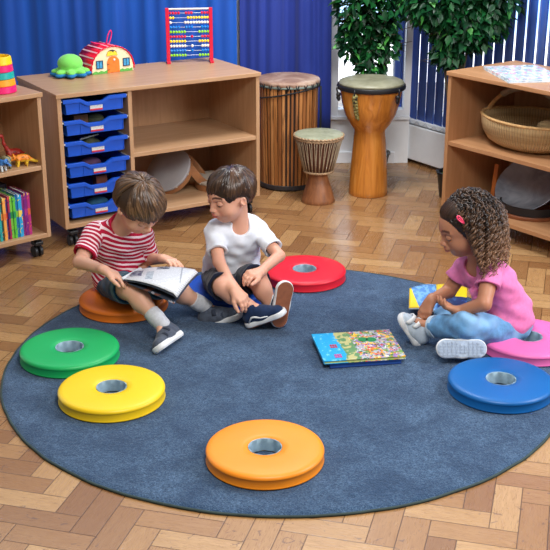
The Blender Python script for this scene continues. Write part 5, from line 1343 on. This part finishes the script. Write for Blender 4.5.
# curly hair
def curly(root, C, M, s, org):
    r = np.random.default_rng(21); cen = V3((0, -.05, .10)); E = V3((.365, .455, .385)); paths = []; R = []; cols = []
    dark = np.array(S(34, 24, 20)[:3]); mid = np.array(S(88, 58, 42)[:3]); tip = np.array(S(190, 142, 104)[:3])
    n = 0
    while n < 720:
        v = r.normal(size=3); v /= np.linalg.norm(v); q = cen + v / np.linalg.norm(v / E)
        if v[2] < -.55: continue
        a = math.atan2(abs(q[0]), q[1])
        if a < 1.25 and q[2] < .36: continue          # face
        if a < 1.45 and q[2] < -.02: continue
        p0 = C + s * (q @ M); out = nrm(p0 - C); n += 1
        back = -M[1]; L = r.uniform(.085, .14) + .045 * max(0, v[2]); L *= (.75 if a < 1.35 else 1)
        front = a < 1.1
        m = 34; P = []; t_ = np.linspace(0, 1, m); turns = r.uniform(4.5, 7.5) * L / .13; ph = r.uniform(0, 6.28); hr = r.uniform(.0045, .0085) * (.25 if front and q[2] > .3 else 1)
        base = []
        vel = out * .9 + back * (.7 if a < 1.6 else .3) + np.array([0, 0, .15]); p = p0.copy()
        for k in range(m):
            base.append(p.copy()); g = np.array([0, 0, -1.0]); vel = vel * .90 + g * .16; step = nrm(vel) * L * 1.35 / m; p = p + step
            d = p - (C + s * (cen @ M)); loc = M @ d / s; e = np.linalg.norm(loc / (E + .05))
            if e < 1: p = C + s * (cen @ M) + d / e
            if loc[1] > .15 and loc[2] < .42: p = p - M[1] * .005
        base = np.array(base); T = nrm(base[-1] - base[0]); u = nrm(np.cross(T, (.3, .6, .2))); w = np.cross(T, u)
        grow = np.minimum(1, t_ * 3)
        P = base + (u[None] * np.cos(ph + 2 * PI * turns * t_)[:, None] + w[None] * np.sin(ph + 2 * PI * turns * t_)[:, None]) * (hr * grow)[:, None]
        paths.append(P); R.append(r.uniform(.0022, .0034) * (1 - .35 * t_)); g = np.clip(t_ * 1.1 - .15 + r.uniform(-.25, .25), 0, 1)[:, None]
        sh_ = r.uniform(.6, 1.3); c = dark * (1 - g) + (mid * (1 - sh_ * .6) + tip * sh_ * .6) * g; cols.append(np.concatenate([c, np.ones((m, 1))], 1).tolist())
    # smooth combed-back hair over the forehead
    for i in range(420):
        x0 = r.uniform(-.34, .34); z0 = .24 + r.uniform(-.02, .03) - .25 * abs(x0); y0 = None; P = []; h = r.uniform(.030, .060)
        for k in range(20):
            u = k / 19; ang = .95 - 2.2 * u; v = np.array([x0 * (1 + .2 * u), math.sin(ang + .15), math.cos(ang + .15)]) 
            v = np.array([x0 * 2.4, math.cos(math.radians(27 + 100 * u)), math.sin(math.radians(27 + 100 * u))]); v /= np.linalg.norm(v)
            q = cen + v * (1 / np.linalg.norm(v / E) + h * min(1, u * 6 + .2)); P.append(C + s * (q @ M))
        paths.append(P); R.append(s * .015 * np.sin(np.linspace(.4, PI * .95, 20)) ** .6); g = r.random() * .6; c = list(dark * (1 - g) + mid * g) + [1]; cols.append([c] * 20)
    V, Fc, Cc = locks_mesh(paths, R, cols, 5)
    f = Field(C - .75 * s, C + .75 * s, .004); f.ell(C + s * (cen @ M), (E + .04) * s, M, 0); P = lambda x, y, z: C + s * (V3((x, y, z)) @ M)
    f.ell(P(0, -.28, -.10), (.36 * s, .30 * s, .38 * s), M, .03 * s)
    f.ell(P(0, .50, -.20), (s * .52, s * .50, s * .58), M, .02 * s, 'sub')
    W, Q, L = f.mesh(); W = relax(W, Q, 1)
    W = W + np.random.default_rng(2).normal(size=W.shape) * .0012
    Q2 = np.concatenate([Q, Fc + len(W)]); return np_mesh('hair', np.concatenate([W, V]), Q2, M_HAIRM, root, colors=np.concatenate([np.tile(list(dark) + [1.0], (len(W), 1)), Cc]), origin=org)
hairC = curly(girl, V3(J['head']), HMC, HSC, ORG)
# pink clip on the side facing the viewer
hc = V3(J['head']); q_ = np.array([-.40, .14, .30]); cp = hc + HSC * (q_ @ HMC); cu = nrm(HMC[2] * .8 - HMC[1] * -.35); cn = nrm(-HMC[0] * .9 + HMC[2] * .4)
cs = np.cross(cu, cn); m = MB(); m.tube([tuple(cp + cn * .006 + cu * (.019 * math.cos(a)) + cs * ((.0055 + .003 * math.cos(a)) * math.sin(a)) - ORG) for a in [2 * PI * i / 24 for i in range(25)]], .0026, 8)
m.tube([tuple(cp + cn * .007 + cu * z_ - ORG) for z_ in (-.018, 0, .012)], .0018, 6); m.build('hair_clip', plain('hot_pink_metal', S(240, 70, 110), .3), hairC, smooth='all')['label'] = 'pink snap hair clip'
M_PINK = m_cloth('pink_jersey', (236, 132, 188), .08, 60)
upC = nrm(J['neck'] - J['pel'])
po, MC_ = shirt(J, girl, ORG, 'pink_top', M_PINK, .009, .50, .0035, w=1.0, hem=V3(J['pel']) - upC * .035, neckr=.052, sr=.046)
m = MB(); kn = V3(J['chest']) + MC_[1] * .085 + MC_[2] * .0; m.tube([tuple(kn + MC_[0] * a + MC_[2] * b + MC_[1] * c - ORG) for a, b, c in ((-.02, .02, 0), (0, 0, .01), (.01, -.04, .008), (.012, -.075, .0))], [.012, .012, .014, .006], 10)
m.tube([tuple(kn + MC_[0] * a + MC_[2] * b + MC_[1] * c - ORG) for a, b, c in ((.02, .02, 0), (0, 0, .01), (-.014, -.035, .01), (-.02, -.06, .0))], [.012, .012, .014, .006], 10); m.build('front_knot', M_PINK, po, smooth='all')
# jeans
M_JEAN = m_cloth('light_blue_denim', (104, 158, 206), .16, 50, wear=(136, 180, 218)); M_CUFFC = m_cloth('pale_denim_turn_up', (186, 206, 224), .1, 60)
lo, hi = bounds(J, ['pel', 'hipR', 'hipL', 'knR', 'knL', 'anR', 'anL'], .10); lo[2] = max(lo[2], .012); f = Field(lo, hi, .003)
f.ell(V3(J['pel']) - upC * .005, (.104, .085, .075), MC_, 0)
for q, r0, r1, r2, fr_ in (('L', .066, .052, .040, .92), ('R', .060, .046, .036, .90)):
    a, b, c_ = V3(J['hip' + q]), V3(J['kn' + q]), V3(J['an' + q]); f.cone(a, b, r0, r1, .02); f.cone(b, c_, r1, r2, .015)
f.F += shirt_folds(.0035, FOLDS)(f.ax[0][:, None, None], f.ax[1][None, :, None], f.ax[2][None, None, :]).astype(np.float32)
for q in 'LR':
    b, c_ = V3(J['kn' + q]), V3(J['an' + q]); e = lerp(b, c_, .90); f.plane(e, c_ - b, .002, rad=.09, rc=e + nrm(c_ - b) * .055); f.cone(lerp(b, c_, .7), c_ + (c_ - b) * .2, .029, .031, .003, 'sub')
f.plane(V3(J['pel']) + upC * .03, upC, .004, rad=.15, rc=V3(J['pel']) + upC * .11 - MC_[1] * .06)
W, Q, L = f.mesh(); W = relax(W, Q, 1); W[:, 2] = np.maximum(W[:, 2], .0135); je = np_mesh('jeans', W, Q, M_JEAN, girl, origin=ORG)
b, c_ = V3(J['knL']), V3(J['anL']); d = nrm(c_ - b); X = nrm(np.cross(d, (0, 0, 1))); Y_ = np.cross(d, X); e = lerp(b, c_, .88); m = MB(); V = []; nn = 40
for (o, r) in ((-.012, .0435), (.008, .0425), (.008, .036), (-.012, .037)):
    for i in range(nn): an = 2 * PI * i / nn; V.append(tuple(e + d * o + (X * math.cos(an) + Y_ * math.sin(an)) * r - ORG))
m.add(V, [(k * nn + i, k * nn + (i + 1) % nn, ((k + 1) % 4) * nn + (i + 1) % nn, ((k + 1) % 4) * nn + i) for k in range(4) for i in range(nn)]); m.build('turned_up_hem', M_CUFFC, je, smooth=50)
M_SAND = m_cloth('pale_blue_white_shoe', (196, 210, 224), .08, 80); M_SOLE = plain('pale_grey_rubber', S(192, 204, 220), .6, .05)
shoe(girl, V3(J['anL']) + (-.004, .004, 0), (-.55, .12, .83), (.75, -.30, .60), M_SAND, M_STRIPE_W, M_SOLE, strap=M_STRIPE_W, org=ORG, laces=None, L=.125)
so = az(486, 356, .046)
shoe(girl, so + V3((.0, .060, .0)), (-.99, .02, .0), (.0, .90, -.42), M_SAND, M_STRIPE_W, plain('grey_tread_rubber', S(176, 190, 208), .6, .12, 0, 120), org=ORG, laces=None, L=.172, tread=True, al=(.0, .060))

# ------------------------------------------------------------------ magazine on the striped boy's lap
def sheet(name, cor, mat, parent, lift, z0=0, thick=.0012, nu=16, nv=12):
    tl, tr_, br_, bl_ = [V3(c) for c in cor]
    def FF(u, v):
        p = (bl_ * (1 - u) + br_ * u) * (1 - v) + (tl * (1 - u) + tr_ * u) * v; return tuple(p + np.array([0, 0, lift(u, v) + z0]))
    m = MB(); m.grid(FF, nu, nv); return m.build(name, mat, parent, smooth='all', solid=thick, loc=None)
q = NT('printed_page'); co = q.coord('Generated'); X, Y, Z = q.sep(co)
ln = q.math('GREATER_THAN', q.math('FRACT', q.math('MULTIPLY', Y, 26)), .55); wd = q.math('GREATER_THAN', q.noise(q.mapping(co, (60, 26, 1)), 1, 1), .42)
def rect(x0, x1, y0, y1): return q.math('MULTIPLY', q.math('MULTIPLY', q.math('GREATER_THAN', X, x0), q.math('LESS_THAN', X, x1)), q.math('MULTIPLY', q.math('GREATER_THAN', Y, y0), q.math('LESS_THAN', Y, y1)))
c = q.mix(q.math('MULTIPLY', q.math('MULTIPLY', ln, wd), .32), S(214, 216, 220), S(90, 98, 110))
for (x0, x1, y0, y1, cc) in ((.08, .24, .42, .72, (40, 60, 96)), (.42, .60, .70, .93, (50, 62, 84)), (.30, .40, .30, .62, (180, 190, 198))):
    c = q.mix(rect(x0, x1, y0, y1), c, q.mix(q.math('GREATER_THAN', q.noise(co, 22, 3), .52), S(*cc), S(150, 160, 172)))
c = q.mix(q.math('MULTIPLY', rect(.77, .79, .25, .75), .6), c, S(100, 108, 120))
M_PAGE = q.fin(c, .35)
mag = thing('magazine', 'open magazine with printed pages on the lap of the striped boy', 'magazine', (0, 0, 0))
Zm = .235
tl, tr_, br_, bl_ = aw(141, 269, 4.03), aw(198, 270, 3.95), aw(177, 295, 3.78), aw(123, 279, 3.86)
lift = lambda u, v: .012 * math.sin(PI * u) - .01 * (u > .95) + .006 * math.sin(PI * v)
sheet('right_page', (tl, tr_, br_, bl_), M_PAGE, mag, lift)
sheet('page_block', (tl, tr_ + (0, 0, -.004), br_ + (0, .004, -.006), bl_), plain('dark_inner_pages', S(60, 66, 84), .4, .5, 0, 50), mag, lift, -.006, .004)
sheet('left_page', (tl + V3((.01, 0, -.012)), tr_ + V3((-.02, 0, -.03)), br_ + V3((-.012, .0, -.030)), bl_ + V3((.0, 0, -.006))), m_print('folded_back_page', S(52, 58, 70), [(110, 70, 60), (50, 80, 110), (150, 150, 160)], 18), mag, lambda u, v: .004 * math.sin(PI * u), -.006, .002)
m = MB(); m.tube([tuple(lerp(bl_, tl, t_) + (-.002, -.002, .002)) for t_ in (0, .5, 1)], .006, 10); m.build('folded_spine', M_PAPER, mag, smooth='all')
org_ = (tl + tr_ + br_ + bl_) / 4; mag.location = org_
for c_ in kids(mag): c_.data.transform(Matrix.Translation(-Vector(org_)))
# ------------------------------------------------------------------ picture book in front of the girl
q = NT('yellow_blue_page'); co = q.coord('Generated'); X, Y, Z = q.sep(co)
d = q.math('ADD', q.math('SUBTRACT', X, q.math('MULTIPLY', Y, .35)), 0)
n = q.noise(co, 7, 2)
c = q.mix(q.math('GREATER_THAN', n, .52), S(84, 136, 196), S(120, 172, 220))
c = q.mix(q.math('GREATER_THAN', q.math('ADD', Y, q.math('MULTIPLY', X, -.1)), .93), c, S(214, 220, 236))
c = q.mix(q.math('MULTIPLY', q.math('LESS_THAN', X, q.math('SUBTRACT', .30, q.math('MULTIPLY', Y, .16))), q.math('LESS_THAN', Y, .84)), c, S(248, 208, 30))
M_P1 = q.fin(c, .35)
q = NT('navy_yellow_page'); co = q.coord('Generated'); X, Y, Z = q.sep(co)
c = q.mix(q.math('GREATER_THAN', q.math('ADD', Y, q.math('MULTIPLY', X, .1)), .60), S(30, 52, 104), S(248, 210, 30)); c = q.mix(q.math('MULTIPLY', q.math('GREATER_THAN', q.noise(co, 9, 2), .6), q.math('LESS_THAN', Y, .5)), c, S(50, 90, 150)); M_P2 = q.fin(c, .35)
bk = thing('picture_book', 'open picture book with yellow and blue pages behind the arms of the girl', 'book', (0, 0, 0))
L0, L1, L2, L3 = az(409.5, 288.5, .085), az(436, 284.5, .070), az(438, 312, .070), az(409, 308, .060)
R1, R2 = az(467, 288, .085), az(467, 316, .10)
lf = lambda u, v: .008 * math.sin(PI * u)
sheet('left_page', (L0, L1, L2, L3), M_P1, bk, lf, 0, .0015); sheet('right_page', (L1, R1, R2, L2), M_P2, bk, lf, 0, .0015)
sheet('page_block', (L0, L1, L2, L3), M_PAPER, bk, lf, -.005, .006); sheet('page_block', (L1, R1, R2, L2), M_PAPER, bk, lf, -.005, .006)
org_ = (L1 + L2) / 2; bk.location = org_
for c_ in kids(bk): c_.data.transform(Matrix.Translation(-Vector(org_)))
